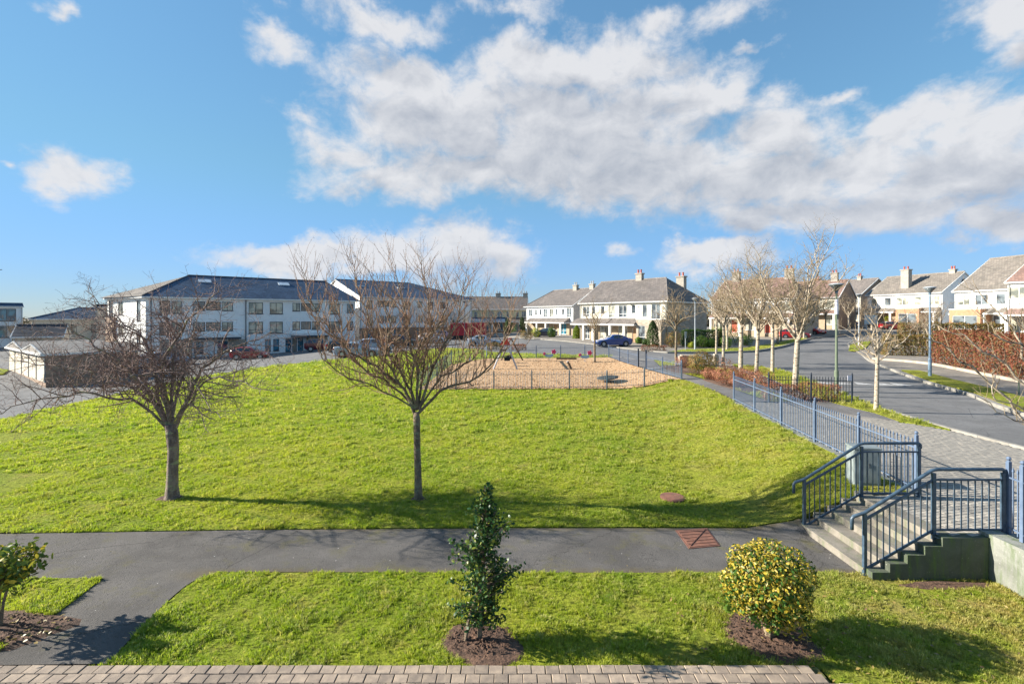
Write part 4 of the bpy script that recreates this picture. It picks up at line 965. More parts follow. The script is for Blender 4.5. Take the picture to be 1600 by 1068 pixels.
for i, (px, py, r, rz, mat, lab) in enumerate([(1095, 543, .75, .68, 'leaf_green', 'round green bush right of the street lamp by the laurel hedge'), (1110, 543, .65, .5, 'leaf_green', 'neat low dome of green in front of the laurel hedge'),
     (1081, 544, .4, .35, 'leaf_lime', 'little lime green bush left of the lamp base'), (1122, 540, .9, 1.15, 'leaf_lime', 'yellow green bush at the right end of the laurel hedge'), (1134, 543, .6, .65, 'leaf_green', 'green bush between the pale trunks beyond the side road'),
     (998, 537, .42, .42, 'leaf_green', 'small round green bush left beside the pointed cypress'), (1009, 539, .42, .38, 'leaf_hedge_green', 'small dark round bush right before the pointed cypress'), (1150, 538, 1.2, 1.2, 'leaf_lime', 'lime bush behind the biggest pale trunk'),
     (1165, 540, .8, .7, 'leaf_green', 'green bush beyond the side road behind the pale trunks'), (946, 531, .8, .8, 'leaf_green', 'green shrub by the porch behind the blue saloon'), (862, 527, .6, .8, 'leaf_green', 'bright green shrub by a porch column behind the black hatchback'),
     (823, 530, 1.0, .7, 'leaf_olive', 'brownish bush left of the black hatchback'), (797, 520, 1.3, 1.1, 'leaf_green', 'green bush before the dark lean-to of the cream terrace'), (838, 527, .8, .8, 'leaf_lime', 'yellowish bush left behind the black hatchback')]):
    x, y = G(px, py); bush('round_bush', lab, 'shrub', x, y, r * 1.15, mat, 1700, .11, rz * 1.15, 40 + i)
hedge('rust_hedge', 'low rust hedge strip in front of the cypress by the nearest house', G(1003, 548), G(1040, 548), .9, .6, 'leaf_copper', .1, 160, 6)
hedge('verge_hedge', 'low brown and green hedge on the verge left of the swing frame', G(762, 546), G(783, 546), .9, .75, 'leaf_olive', .12, 150, 7)
hedge('verge_hedge', 'low brownish hedge on the verge right of the swing frame', G(802, 546), G(822, 546), .9, .6, 'leaf_rust', .12, 150, 8)
def conifer(label, x, y, r, h, mat, seed, taper=1.0):
    t = thing('conifer', label, 'conifer', (x, y, h1(x, y))); rg = np.random.default_rng(seed); n = 2600; z = rg.random(n) ** .85 * h; a = rg.uniform(0, 6.283, n)
    rad = r * (1 - (z / h) ** (2.2 / taper)) ** .8 * (.75 + .25 * rg.random(n)) * (1 + .1 * np.sin(a * 3 + z * 4)); P = np.stack([rad * np.cos(a), rad * np.sin(a), z + .05], 1); N = np.stack([np.cos(a), np.sin(a), np.full(n, .4)], 1)
    put('foliage', leaf_mesh('foliage', P, N, .17, mat, seed, tilt=.5), t); mb = MB(); mb.tube([(0, 0, -.05), (0, 0, h * .9)], [.08, .03], 6); mb.build('trunk', 'bark_brown', t)
for args in (('bright yellow green conifer column left of its twin by the white porch', *G(901, 529), .65, 2.0, 'leaf_conifer', 1), ('wider bright green conifer column right of its twin by the white porch', *G(911, 529), .85, 2.05, 'leaf_conifer', 2),
             ('dark pointed cypress against the stone front of the nearest house', *G(1020, 541), .75, 3.1, 'leaf_cypress', 3, .6), ('thin dark conifer before the cream terrace', 2.2, 105, .7, 3.4, 'leaf_cypress', 4, .6), ('second thin dark conifer before the cream terrace', -.9, 105, .7, 3.2, 'leaf_cypress', 5, .6)): conifer(*args)
hedge('copper_hedge', 'tall copper beech hedge along the right hand pavement', (34.0, 38.3), (29.2, 25.2), 1.7, 2.65, 'leaf_copper', .12, 240, 11)
hedge('copper_hedge', 'second copper hedge behind the first at the right edge', (37.0, 36.5), (33.0, 26), 1.5, 2.3, 'leaf_copper', .13, 150, 12)
hedge('beech_hedge', 'yellow brown hedge behind the dish headed lamp', (36.3, 47.5), (42.0, 45.6), 1.3, 2.0, 'leaf_olive', .13, 210, 13)
hedge('beech_hedge', 'long olive brown hedge in front of the far white houses', (48.0, 60), (61.5, 56.5), 1.6, 2.7, 'leaf_olive', .18, 120, 14)
hedge('beech_hedge', 'small lime green hedge at the far bend by the road sign', (66, 86), (72, 84), 1.5, 2.0, 'leaf_lime', .2, 60, 15)
kb = thing('garden_edging', 'pale stone edging along the foot of the copper hedge', 'kerb'); pts = smooth_poly([(31.5, 42.5), (32.7, 38.5), (30.3, 31.5), (27.6, 24.5), (26.2, 20.5)], False, 3)
mb = MB()
for i in range(len(pts) - 1):
    (x0, y0), (x1, y1) = pts[i][:2], pts[i + 1][:2]; mb.tube([(x0, y0, h1(x0, y0) + .1), (x1, y1, h1(x1, y1) + .1)], .16, 4)
mb.build('edging_stone', 'stone_pale', kb)

# ------------------------------------------------------------------ buildings
def rect_wall(mb, L, z0, z1, holes, depth=.13, M=None, th=0.25):
    """upright wall in local x,z at y=0 facing -y, with openings and their reveals"""
    hs = [(max(0.02, a), min(L - .02, b), max(z0 + .01, c), min(z1 - .01, d)) for a, b, c, d in holes]
    xs = sorted({0, L} | {v for h in hs for v in h[:2]}); zs = sorted({z0, z1} | {v for h in hs for v in h[2:]})
    T_ = (lambda p: tuple(M @ Vector(p))) if M is not None else (lambda p: p)
    for i in range(len(xs) - 1):
        for j in range(len(zs) - 1):
            cx, cz = (xs[i] + xs[i + 1]) / 2, (zs[j] + zs[j + 1]) / 2
            if xs[i + 1] - xs[i] < 1e-4 or zs[j + 1] - zs[j] < 1e-4: continue
            if any(a < cx < b and c < cz < d for a, b, c, d in hs): continue
            mb.face([T_((xs[i], 0, zs[j])), T_((xs[i + 1], 0, zs[j])), T_((xs[i + 1], 0, zs[j + 1])), T_((xs[i], 0, zs[j + 1]))])
    for a, b, c, d in hs:
        mb.face([T_((a, 0, c)), T_((b, 0, c)), T_((b, depth, c)), T_((a, depth, c))]); mb.face([T_((a, 0, d)), T_((a, depth, d)), T_((b, depth, d)), T_((b, 0, d))])
        mb.face([T_((a, 0, c)), T_((a, depth, c)), T_((a, depth, d)), T_((a, 0, d))]); mb.face([T_((b, 0, c)), T_((b, 0, d)), T_((b, depth, d)), T_((b, depth, c))])
        mb.face([T_((a, depth, c)), T_((b, depth, c)), T_((b, depth, d)), T_((a, depth, d))])
def window(par, a, b, c, d, frame='trim_white', glass='glass', mull=1, trans=None, M=None, sill=True, depth=.13, name='window', label=None, fw=.06):
    M = M if M is not None else Matrix()
    fr = MB(); y0, y1 = depth - .07, depth - .005
    fr.box(a + .003, a + fw, y0, y1, c + .003, d - .003, M); fr.box(b - fw, b - .003, y0, y1, c + .003, d - .003, M)
    fr.box(a + fw, b - fw, y0, y1, c + .003, c + fw, M); fr.box(a + fw, b - fw, y0, y1, d - fw, d - .003, M)
    xs = [a + fw] + [a + (b - a) * k / (mull + 1) for k in range(1, mull + 1)] + [b - fw]
    for k in range(1, mull + 1): fr.box(xs[k] - .025, xs[k] + .025, y0, y1 - .002, c + fw, d - fw, M)
    if trans: zt_ = c + (d - c) * trans; fr.box(a + fw, b - fw, y0 + .005, y1 - .004, zt_ - .022, zt_ + .022, M)
    w_ = fr.build(name, frame, par)
    if label: w_['label'] = label
    for k in range(mull + 1):
        p = MB(); l = xs[k] + (.027 if k else .002); r = xs[k + 1] - (.027 if k < mull else .002)
        p.box(l, r, depth - .045, depth - .03, c + fw + .002, d - fw - .002, M); p.build('pane', glass, w_)
    if sill: p = MB(); p.box(a - .06, b + .06, -.06, depth - .075, c - .06, c + .002, M); p.build('sill', 'trim_dark' if frame == 'trim_dark' else 'trim_grey', w_)
    return w_
def roof_slope(mb, e0, e1, r1, r0, t=.05, course=.34):
    """a tiled slope: eaves e0->e1, ridge r0->r1, laid in overlapping courses"""
    e0, e1, r0, r1 = map(Vector, (e0, e1, r0, r1)); L = ((r0 - e0).length + (r1 - e1).length) / 2; n = max(3, int(L / course)); n = min(n, 30)
    nrm = (e1 - e0).cross(r0 - e0) if (r0 - r1).length > .01 else (e1 - e0).cross(r0 - e0)
    nrm.normalize()
    if nrm.z < 0: nrm = -nrm
    for k in range(n):
        a, b = k / n, min(1, (k + 1.12) / n)
        p = [e0.lerp(r0, a), e1.lerp(r1, a), e1.lerp(r1, b), e0.lerp(r0, b)]; lo, hi = nrm * t, nrm * t * .15
        q = [p[0] + lo, p[1] + lo, p[2] + hi, p[3] + hi]
        mb.face(q); mb.face([p[0], p[1], q[1], q[0]]); mb.face([p[1], p[2], q[2], q[1]]); mb.face([p[3], p[0], q[0], q[3]])
def chimney(par, x, y, z, w=.9, d=.6, h=1.5, pots=2, mat='chimney_render', pot='pot_red'):
    mb = MB(); mb.box(x - w / 2, x + w / 2, y - d / 2, y + d / 2, z - 1.4, z + h); c = mb.build('chimney', mat, par)
    mb = MB(); mb.box(x - w / 2 - .1, x + w / 2 + .1, y - d / 2 - .1, y + d / 2 + .1, z + h + .002, z + h + .15); mb.build('cap', mat, c)
    for k in range(pots):
        mb = MB(); mb.lathe([(.15, 0), (.11, .1), (.11, .42), (.14, .45), (.14, .52)], 8, (x + (k - (pots - 1) / 2) * w * .48, y, z + h + .15)); mb.build('pot', pot, c)
def frame_of(P0_, P1_, zg):
    d = Vector((P1_[0] - P0_[0], P1_[1] - P0_[1])); return Vector((P0_[0], P0_[1], zg)), math.atan2(d.y, d.x), d.length
def spx(P0_, ang, px, off=0.0):
    """distance along a front at which it stands under this picture column"""
    u = (px - 800) / FPX; dx, dy = math.cos(ang), math.sin(ang); x0, y0 = P0_[0] - dy * off, P0_[1] + dx * off
    return (u * y0 - x0) / (dx - u * dy)
def house(name, label, P0_, P1_, zg, depth, eave, ridge, wallm='render_cream', tile='tile_grey', hipL=0.0, hipR=0.0, front=(), side=(), frontwall=None, fascia='trim_white', over=.35, chims=(), side_mat=None, sideL=(), lower=None, cat='house', gable_mat=None, bay=None):
    """front: list of (x0,x1,z0,z1,kw) openings in local metres"""
    org, ang, L = frame_of(P0_, P1_, zg); t = thing(name, label, cat, org, ang)
    op = [f[:4] for f in front]; mb = MB(); zb = -1.0
    mb2 = MB(); split = lower or 0
    if split:
        lo = [(a, b, c, min(d, split - .02)) for a, b, c, d in op if c < split]; hi = [(a, b, max(c, split + .02), d) for a, b, c, d in op if d > split]
        m = MB(); rect_wall(m, L, zb, split, lo); m.build('lower_wall', frontwall, t); rect_wall(mb, L, split, eave, hi)
    else: rect_wall(mb, L, zb, eave, op)
    Mr_ = Matrix.Translation((L, 0, 0)) @ Matrix.Rotation(R(90), 4, 'Z'); ms = MB(); rect_wall(ms, depth, zb, eave, [s_[:4] for s_ in side], M=Mr_)
    mL = Matrix.Translation((0, depth, 0)) @ Matrix.Rotation(R(-90), 4, 'Z'); rect_wall(ms, depth, zb, eave, [s_[:4] for s_ in sideL], M=mL)
    ms.face([(L, depth, zb), (0, depth, zb), (0, depth, eave), (L, depth, eave)])
    if not hipR: ms.face([(L, 0, eave), (L, depth, eave), (L, depth / 2, ridge - .04)])
    if not hipL: ms.face([(0, depth, eave), (0, 0, eave), (0, depth / 2, ridge - .04)])
    mb.build('front_wall', wallm, t); ms.build('side_wall', side_mat or wallm, t)
    rf = MB(); k_ = (ridge - eave) / (depth / 2); o = over; zE = eave - o * k_ * .0 - .02; drop = o * k_
    yF_, yB_ = -o, depth + o; xL_ = -o * (1 if hipL else .35); xR_ = L + o * (1 if hipR else .35); ze = eave + .03 - drop * 0.35
    r0, r1 = (hipL if hipL else xL_, depth / 2, ridge), (L - hipR if hipR else xR_, depth / 2, ridge)
    roof_slope(rf, (xL_, yF_, ze), (xR_, yF_, ze), r1, r0); roof_slope(rf, (xR_, yB_, ze), (xL_, yB_, ze), r0, r1)
    if hipR: roof_slope(rf, (xR_, yF_, ze), (xR_, yB_, ze), r1, r1)
    if hipL: roof_slope(rf, (xL_, yB_, ze), (xL_, yF_, ze), r0, r0)
    rf.build('roof', tile, t)
    sf = MB(); sf.box(xL_, xR_, yF_, 0.0, ze - .16, ze - .02); sf.box(xL_, xR_, depth, yB_, ze - .16, ze - .02)
    if hipR: sf.box(L, xR_, 0, depth, ze - .16, ze - .02)
    if hipL: sf.box(xL_, 0, 0, depth, ze - .16, ze - .02)
    sf.build('fascia', fascia, t)
    gt = MB(); gt.tube([(xL_, yF_ - .06, ze - .05), (xR_, yF_ - .06, ze - .05)], .06, 6); gt.build('gutter', fascia, t)
    rt = MB(); rt.tube([tuple(Vector(r0) + Vector((0, 0, .05))), tuple(Vector(r1) + Vector((0, 0, .05)))], .10, 6)
    if hipR: rt.tube([tuple(Vector(r1) + Vector((0, 0, .05))), (xR_, yF_, ze + .07)], .08, 6)
    if hipL: rt.tube([tuple(Vector(r0) + Vector((0, 0, .05))), (xL_, yF_, ze + .07)], .08, 6)
    rt.build('ridge_tiles', tile, t)
    for on, x in ((hipR, xR_), (hipL, xL_)):
        if not on:
            vb = MB()
            for y in (yF_, yB_): vb.tube([(x, y, ze - .04), (x, depth / 2, ridge - .07)], .09, 4)
            vb.build('bargeboard', fascia, t)
    for f in front: window(t, *f[:4], **(f[4] if len(f) > 4 else {}))
    for f in side: window(t, *f[:4], M=Mr_, **(f[4] if len(f) > 4 else {}))
    for f in sideL: window(t, *f[:4], M=mL, **(f[4] if len(f) > 4 else {}))
    for x in (.15, L - .15): dp = MB(); dp.tube([(x, -.07, -.8), (x, -.07, ze - .1)], .04, 6); dp.build('downpipe', 'trim_grey' if fascia == 'trim_white' else 'trim_dark', t)
    for c in chims: chimney(t, *c)
    return t, L, ang
def leanto(par, x0, x1, z0, z1, proj, tile='tile_grey', cols=()):
    rf = MB(); roof_slope(rf, (x0, -proj, z0), (x1, -proj, z0), (x1, .0, z1), (x0, .0, z1), .05, .3); rf.face([(x0, 0, z0), (x0, -proj, z0), (x0, 0, z1)]); rf.face([(x1, 0, z0), (x1, 0, z1), (x1, -proj, z0)]); rf.build('porch_roof', tile, par)
    f = MB(); f.box(x0 - .02, x1 + .02, -proj - .03, .0, z0 - .18, z0 - .005); f.build('porch_fascia', 'trim_white', par)
    for c in cols: m = MB(); m.box(c - .14, c + .14, -proj + .05, -proj + .33, -.6, z0 - .182); m.build('porch_column', 'trim_white', par)
TW = dict(frame='trim_white')
# ---- nearest white pair (its stone end wall faces the side road)
PF0, PF1 = (10.1, 72.2), (19.5, 61.2); angF = math.atan2(PF1[1] - PF0[1], PF1[0] - PF0[0]); sF = lambda px: spx(PF0, angF, px)
gF = 1.0
def wF(a, b, z0, z1, **k): return (sF(a), sF(b), z0, z1, dict(TW, **k))
front = [wF(911, 920.5, 3.55, 5.05, mull=1, trans=.25), wF(925, 930, 3.9, 5.05, mull=0), wF(939, 944.5, 3.9, 5.05, mull=0), wF(951, 961, 3.4, 5.1, glass='glass_curtain', trans=.3), wF(967, 979.5, 3.45, 5.1, trans=.28), wF(987, 993, 3.95, 5.1, mull=0), wF(1004, 1011, 3.5, 5.1, mull=0), wF(1018, 1031.5, 3.25, 5.15, mull=1, sill=False, name='balcony_door'),
         wF(914, 921, .3, 2.2, trans=.4), wF(937, 950, .4, 2.2, glass='glass_curtain'), wF(953, 957, .02, 2.15, mull=0, name='front_door', glass='timber', sill=False), wF(966, 980, .35, 2.35, trans=.35, glass='glass_curtain'), wF(988, 995, .02, 2.15, mull=0, name='front_door', glass='timber', sill=False)]
hF, LF, _ = house('white_house', 'nearest white house pair with a brown tiled roof behind the blue saloon', PF0, PF1, gF, 10.0, 5.55, 8.85, 'render_cream', 'tile_grey', 0, 3.2, front, side=[(4.2, 5.4, 3.3, 4.7, TW), (4.3, 5.6, .9, 2.0, TW)], frontwall='brick_buff', lower=2.45, side_mat='brick_stone',
    chims=[(sF(966), 5.0, 8.75, 1.0, .6, .9), (12.0, 7.6, 7.6, 1.15, .75, 1.45)])
s9 = sF(1001); leanto(hF, sF(902), sF(957), 2.55, 3.3, 1.5, cols=(sF(921), sF(936))); leanto(hF, sF(958.5), s9 - .03, 2.55, 3.3, 1.5, cols=(sF(962.5), sF(984.5)))
# projecting stone bay with its balcony
def box_bay(par, x0, x1, proj, z1, mat, win=()):
    Mb = Matrix.Translation((x0, -proj, 0)); m = MB(); rect_wall(m, x1 - x0, -.8, z1, [w_[:4] for w_ in win], M=Mb)
    m.face([(x0, 0, -.8), (x0, -proj, -.8), (x0, -proj, z1), (x0, 0, z1)]); m.face([(x1, -proj, -.8), (x1, 0, -.8), (x1, 0, z1), (x1, -proj, z1)]); m.face([(x0, -proj, z1), (x1, -proj, z1), (x1, 0, z1), (x0, 0, z1)]); b = m.build('bay', mat, par)
    for w_ in win: window(par, *w_[:4], M=Mb, **w_[4])
    m = MB(); m.box(x0 - .06, x1 + .06, -proj - .06, -.003, z1 + .002, z1 + .09); m.build('coping', 'trim_white', par)
    n = max(4, int((x1 - x0) / .14)); m = MB()
    for z in (z1 + .15, z1 + .95): m.tube([(x0 + .05, -proj + .05, z), (x1 - .05, -proj + .05, z)], .022, 4)
    for k in range(n + 1): x = x0 + .05 + (x1 - x0 - .1) * k / n; m.tube([(x, -proj + .05, z1 + .15), (x, -proj + .05, z1 + .95)], .012, 3)
    m.build('balcony_rail', 'trim_dark', par, kind='stuff')
box_bay(hF, s9, sF(1041) , 1.0, 3.15, 'brick_stone', [(.35, 1.35, .3, 2.4, dict(TW, mull=0, trans=.3))])
m = MB(); m.tube([(sF(998) - .2, -.12, 4.9), (sF(998), -.12, 4.9)], .05, 6); m.lathe([(.02, 0), (.2, .06), (.26, .12)], 10, (sF(986), -.2, 5.1)); m.build('satellite_dish', 'trim_grey', hF)
# ---- second white pair
PE0, PE1 = (2.84, 98), (11.0, 87); angE = math.atan2(PE1[1] - PE0[1], PE1[0] - PE0[0]); sE = lambda px: spx(PE0, angE, px)
def wE(a, b, z0, z1, **k): return (sE(a), sE(b), z0, z1, dict(TW, **k))
front = [wE(826, 832, 3.6, 5.0), wE(836, 839, 3.8, 5.0, mull=0), wE(843, 846, 3.8, 5.0, mull=0), wE(849, 855.5, 3.5, 5.05, trans=.3), wE(858.5, 865, 3.5, 5.05, trans=.3, glass='glass_curtain'), wE(868, 871, 3.8, 5.0, mull=0), wE(878, 881.5, 3.8, 5.0, mull=0), wE(885.5, 893, 3.4, 5.1, trans=.3),
         wE(853, 858, .3, 2.2), wE(864, 870, .02, 2.1, mull=0, name='front_door', glass='timber', sill=False), wE(875.5, 885, .3, 2.3, trans=.35, glass='glass_blue')]
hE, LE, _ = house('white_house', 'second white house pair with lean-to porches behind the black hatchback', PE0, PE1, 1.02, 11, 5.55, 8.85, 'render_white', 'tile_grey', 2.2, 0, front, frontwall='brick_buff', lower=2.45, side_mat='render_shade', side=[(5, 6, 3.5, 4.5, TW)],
    chims=[(sE(868), 5.2, 8.7, 1.0, .6, .8, 2, 'chimney_render', 'trim_grey'), (sE(893) , 5.3, 8.7, 1.0, .6, .8, 2, 'chimney_render', 'trim_grey')])
leanto(hE, sE(829), sE(851) - .05, 2.5, 3.3, 1.5, cols=(sE(831), sE(847))); leanto(hE, sE(851) + .05, sE(890.5), 2.5, 3.3, 1.5, cols=(sE(861), sE(884)))
# ---- cream terrace with the dark lean-to
PD0, PD1 = (-13.5, 113), (3.4, 112); angD = math.atan2(-1, 16.9); sD = lambda px: spx(PD0, angD, px)
def wD(a, b, z0, z1, **k): return (sD(a), sD(b), z0, z1, dict(TW, **k))
front = [wD(726, 730, 3.4, 4.8), wD(734, 738, 3.4, 4.8), wD(741, 745, 3.4, 4.8), wD(763, 771, 3.7, 4.9), wD(777, 785, 3.3, 4.9, trans=.3), wD(791.5, 795, 3.5, 4.8, mull=0), wD(806, 810.5, 3.5, 4.8, mull=0), wD(815, 822, 3.6, 4.9),
         wD(728, 734, .4, 2.3, glass='glass_blue'), wD(745, 749, .02, 2.1, mull=0, name='front_door', glass='trim_dark', sill=False), wD(758, 766, .4, 2.3, glass='glass_blue'), wD(777, 786, .4, 2.3, glass='glass_blue'), wD(803, 809, .4, 2.2)]
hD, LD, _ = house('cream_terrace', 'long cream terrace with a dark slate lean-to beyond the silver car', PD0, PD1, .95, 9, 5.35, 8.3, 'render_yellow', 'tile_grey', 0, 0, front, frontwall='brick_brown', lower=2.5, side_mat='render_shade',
    chims=[(sD(776), 4.5, 8.2, 1.1, .7, .9, 2, 'chimney_render', 'trim_grey'), (sD(820), 4.5, 8.2, 1.1, .7, .9, 2, 'chimney_render', 'trim_grey')])
leanto(hD, .1, sD(790), 2.5, 3.5, 1.6, 'tile_slate', cols=(sD(730), sD(770))); leanto(hD, sD(791), LD - .2, 2.5, 3.4, 1.4, cols=(sD(812),))
# ---- houses behind the street trees and up the road
def generic(label, P0_, P1_, zg, depth, eave, ridge, wall, tile, chims, hl=0, hr=0, side_mat=None, n=5, lower='brick_buff', seed=1, ocu=False, bays=()):
    L = math.hypot(P1_[0] - P0_[0], P1_[1] - P0_[1]); rg = random.Random(seed); fr = []
    for k in range(n):
        c = L * (k + .5) / n; w_ = rg.choice((.55, .8, .5, 1.0)); fr.append((c - w_, c + w_, eave - 2.0, eave - .6, dict(TW, mull=1 if w_ > .6 else 0, glass=rg.choice(('glass', 'glass_curtain')))))
        if k % 2 == 0: fr.append((c - .9, c + .9, .5, 2.2, dict(TW, mull=1, glass=rg.choice(('glass', 'glass_curtain')))))
        else: fr.append((c - .5, c + .5, .02, 2.1, dict(TW, mull=0, name='front_door', glass=rg.choice(('timber', 'trim_dark', 'pot_red')), sill=False)))
    h_, L, a = house('suburban_house', label, P0_, P1_, zg, depth, eave, ridge, wall, tile, hl, hr, fr, frontwall=lower, lower=2.4, side_mat=side_mat, chims=chims)
    leanto(h_, .2, L * .45, 2.5, 3.2, 1.3, tile, cols=(.5, L * .4)); leanto(h_, L * .52, L - .2, 2.5, 3.2, 1.3, tile, cols=(L * .6, L - .5))
    for (a0, a1, mt) in bays: box_bay(h_, a0 * L, a1 * L, 1.6, 3.0, mt, [(.4, (a1 - a0) * L - .4, .4, 2.2, dict(TW, mull=1))])
    if ocu:
        m = MB(); m.lathe([(.75, 0), (.75, .1)], 20); o = m.build('round_window', 'trim_dark', h_); o.rotation_euler = (0, R(90), 0); o.location = (L - .02, depth / 2, (eave + ridge) / 2 - .2)
    return h_
generic('white house hidden behind the row of pale street trees', (34, 83), (42.5, 73), 1.9, 10, 5.5, 8.9, 'render_white', 'tile_red', [(2.0, 5, 8.7, 1.2, .8, 1.6), (10.5, 5, 8.7, 1.2, .8, 1.5)], 0, 2.5, 'brick_stone', seed=3)
generic('brown roofed house seen between the tallest street tree and the green lamp', (50, 97), (58.5, 87), 2.6, 10, 5.5, 8.8, 'render_cream', 'tile_red', [(3, 5, 8.7, 1.1, .8, 1.5, 2, 'render_white'), (11, 5, 8.7, 1.1, .8, 1.4)], 0, 0, 'brick_brown', seed=4)
generic('cream house with a brown gable left of the slim grey lamp', (66.7, 115), (71.7, 100), 3.3, 10, 5.7, 9.3, 'render_cream', 'tile_grey', [(3.5, 3.0, 8.4, 1.2, .8, 1.5, 2, 'brick_orange'), (12, 5, 9.2, .8, .6, .7)], 0, 0, 'brick_brown', seed=5)
generic('white house with a big stone chimney and a shaded gable with a round window', (65.3, 89.4), (69, 78), 2.9, 10.5, 5.6, 9.0, 'render_white', 'tile_beige', [(5.6, 1.6, 7.6, 1.25, .9, 2.1, 2, 'chimney_render'), (10.5, 5.2, 8.9, .8, .6, .5)], 0, 0, 'render_white', seed=6, ocu=True, bays=[(.5, .8, 'brick_orange')])
generic('white balconied house by the copper hedge at the right edge', (61.9, 68), (63.6, 57), 2.5, 12, 5.6, 10.2, 'render_white', 'tile_beige', [(8.2, 2.6, 8.0, 1.5, .9, 2.4, 0, 'brick_orange')], 0, 0, 'render_white', seed=8, bays=[(.05, .40, 'brick_orange')])
generic('tall white wing at the right edge of the picture', (58.4, 57.3), (60.2, 51.5), 2.3, 9, 6.3, 9.2, 'render_white', 'tile_red', [], 0, 0, 'render_white', seed=9, n=3)
generic('distant roof between the round windowed gable and its neighbour', (84, 108), (93, 103), 2.9, 10, 5.5, 9.3, 'render_white', 'tile_red', [(3, 5, 9, 1, .7, .8)], 0, 0, seed=10)

# ---- first block of flats
A_, B_ = Vector((-45.2, 60.0)), Vector((-24.55, 76.2)); zg = -0.62
org, angA, LA = frame_of(A_, B_, zg); sA = lambda px: spx(A_, angA, px)
fl = thing('apartment_block', 'three storey white apartment block with a blue slate hipped roof on the left', 'apartment block', org, angA)
eaveA, ridA = 7.62, 10.9
CW = Matrix.Rotation(-angA, 4, 'Z') @ Matrix.Translation((-A_.x, -A_.y, 0)); C_ = Vector((-54.9, 66.0)); Cl = CW @ Vector((C_.x, C_.y, 0)); Dl = Cl + Vector((LA * .86, 5.5, 0))
DK = dict(frame='trim_dark', glass='glass_curtain', fw=.07)
def wA(a, b, z0, z1, **k): return (sA(a), sA(b), z0, z1, dict(DK, **k))
T0, T1, M0, M1 = 5.55, 7.15, 2.85, 4.45
front = []
for z0, z1 in ((T0, T1), (M0, M1)):
    low = z0 + .42
    front += [wA(249, 266, z0 - .1, z1 + .05, mull=0, glass='panel_tan', sill=False, name='panel'), wA(268, 284, z0, z1, mull=1), wA(301, 320.5, low, z1, mull=1, glass='glass'), wA(322, 345, low, z1, mull=0, glass='panel_tan', sill=False, name='panel'), wA(346.5, 364, low, z1, mull=1),
              wA(388.5, 411, z0, z1, mull=1, trans=.3), wA(421.5, 442, z0, z1, mull=1, trans=.3), wA(457, 469, low, z1, mull=1), wA(470.2, 486, low, z1, mull=0, glass='panel_tan', sill=False, name='panel'), wA(487, 500, low, z1, mull=1), wA(514, 531, z0, z1, mull=1, trans=.3), wA(542, 552, low - .2, z1, mull=1, glass='glass')]
front += [wA(414, 423, .3, 2.0, glass='glass_blue', mull=0), wA(427, 436, .3, 2.0, glass='glass_blue', mull=0), wA(446, 455.5, .05, 2.05, glass='glass_blue', mull=1, sill=False), wA(456.5, 464, .05, 2.05, glass='panel_tan', mull=0, sill=False, name='panel'), wA(465, 474, .05, 2.05, glass='glass_blue', mull=1, sill=False), wA(303, 318, .4, 1.9, glass='glass_blue'), wA(340, 356, .4, 1.9, glass='glass_blue'), wA(520, 533, .4, 1.9, glass='glass')]
m = MB(); rect_wall(m, LA, -1.5, eaveA, [f[:4] for f in front]); m.build('front_wall', 'render_white', fl)
for f in front: window(fl, *f[:4], **f[4])
ac = Vector((Cl.x, Cl.y)); la = ac.length; angC = math.atan2(-ac.y, -ac.x); MC = Matrix.Translation(Cl) @ Matrix.Rotation(angC, 4, 'Z')
endw = [(la * .04, la * .16, 5.2, 7.3, dict(DK, glass='glass')), (la * .30, la * .44, 5.4, 7.1, dict(DK)), (la * .78, la * .88, 4.6, 7.2, dict(DK, mull=0, glass='glass')), (la * .78, la * .88, .9, 3.4, dict(DK, mull=0, glass='glass')), (la * .30, la * .44, 2.7, 4.2, dict(DK))]
m = MB(); rect_wall(m, la, -1.5, eaveA, [f[:4] for f in endw], M=MC); m.build('end_wall', 'render_white', fl)
for f in endw: window(fl, *f[:4], M=MC, **f[4])
m = MB(); m.v = []; Mx = MC
m.box(la * .02, la * .24, -.28, -.03, -1.4, 5.1, MC); m.build('brick_panel', 'brick_brown', fl)
m = MB(); pA, pB = Vector((LA, 0, 0)), Vector((LA, 13, 0))
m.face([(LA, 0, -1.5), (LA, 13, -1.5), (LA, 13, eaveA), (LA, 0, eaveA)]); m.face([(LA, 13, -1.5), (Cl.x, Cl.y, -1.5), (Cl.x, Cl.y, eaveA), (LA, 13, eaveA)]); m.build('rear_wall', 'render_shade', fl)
o = .5; eA = Vector((-.35, -o, eaveA + .05)); eB = Vector((LA + o, -o, eaveA + .05)); eC = Vector((Cl.x - .75, Cl.y - .3, eaveA + .05)); eD = Vector((LA + o, 13.5, eaveA + .05)); rA, rB = Vector((4.96, 6.5, ridA)), Vector((23.8, 6.5, ridA))
rf = MB(); roof_slope(rf, eA, eB, rB, rA, .05, .38); roof_slope(rf, eB, eD, rB, rB, .05, .38); rf.build('roof', 'tile_slate', fl)
rf = MB(); roof_slope(rf, eC, eA, rA, rA, .05, .38); rf.build('roof', 'tile_beige', fl, label='hip slope at the left end, coloured beige to look sunlit'); rf = MB(); roof_slope(rf, eD, eC, rA, rB, .05, .5); rf.build('roof', 'tile_slate', fl)  # end slope takes beige tile: sunlight put into the slate roof's colour
m = MB(); m.tube([rA + Vector((0, 0, .06)), rB + Vector((0, 0, .06))], .1, 6); m.tube([rA + Vector((0, 0, .06)), eA + Vector((0, 0, .08))], .08, 6); m.build('ridge_tiles', 'tile_dark', fl)
m = MB(); m.box(-.4, LA + .5, -.52, 0, eaveA - .14, eaveA + .03); m.build('fascia', 'trim_white', fl); m = MB(); m.box(-.1, la + .35, -.45, 0, eaveA - .143, eaveA + .028, MC); m.build('fascia', 'trim_white', fl)
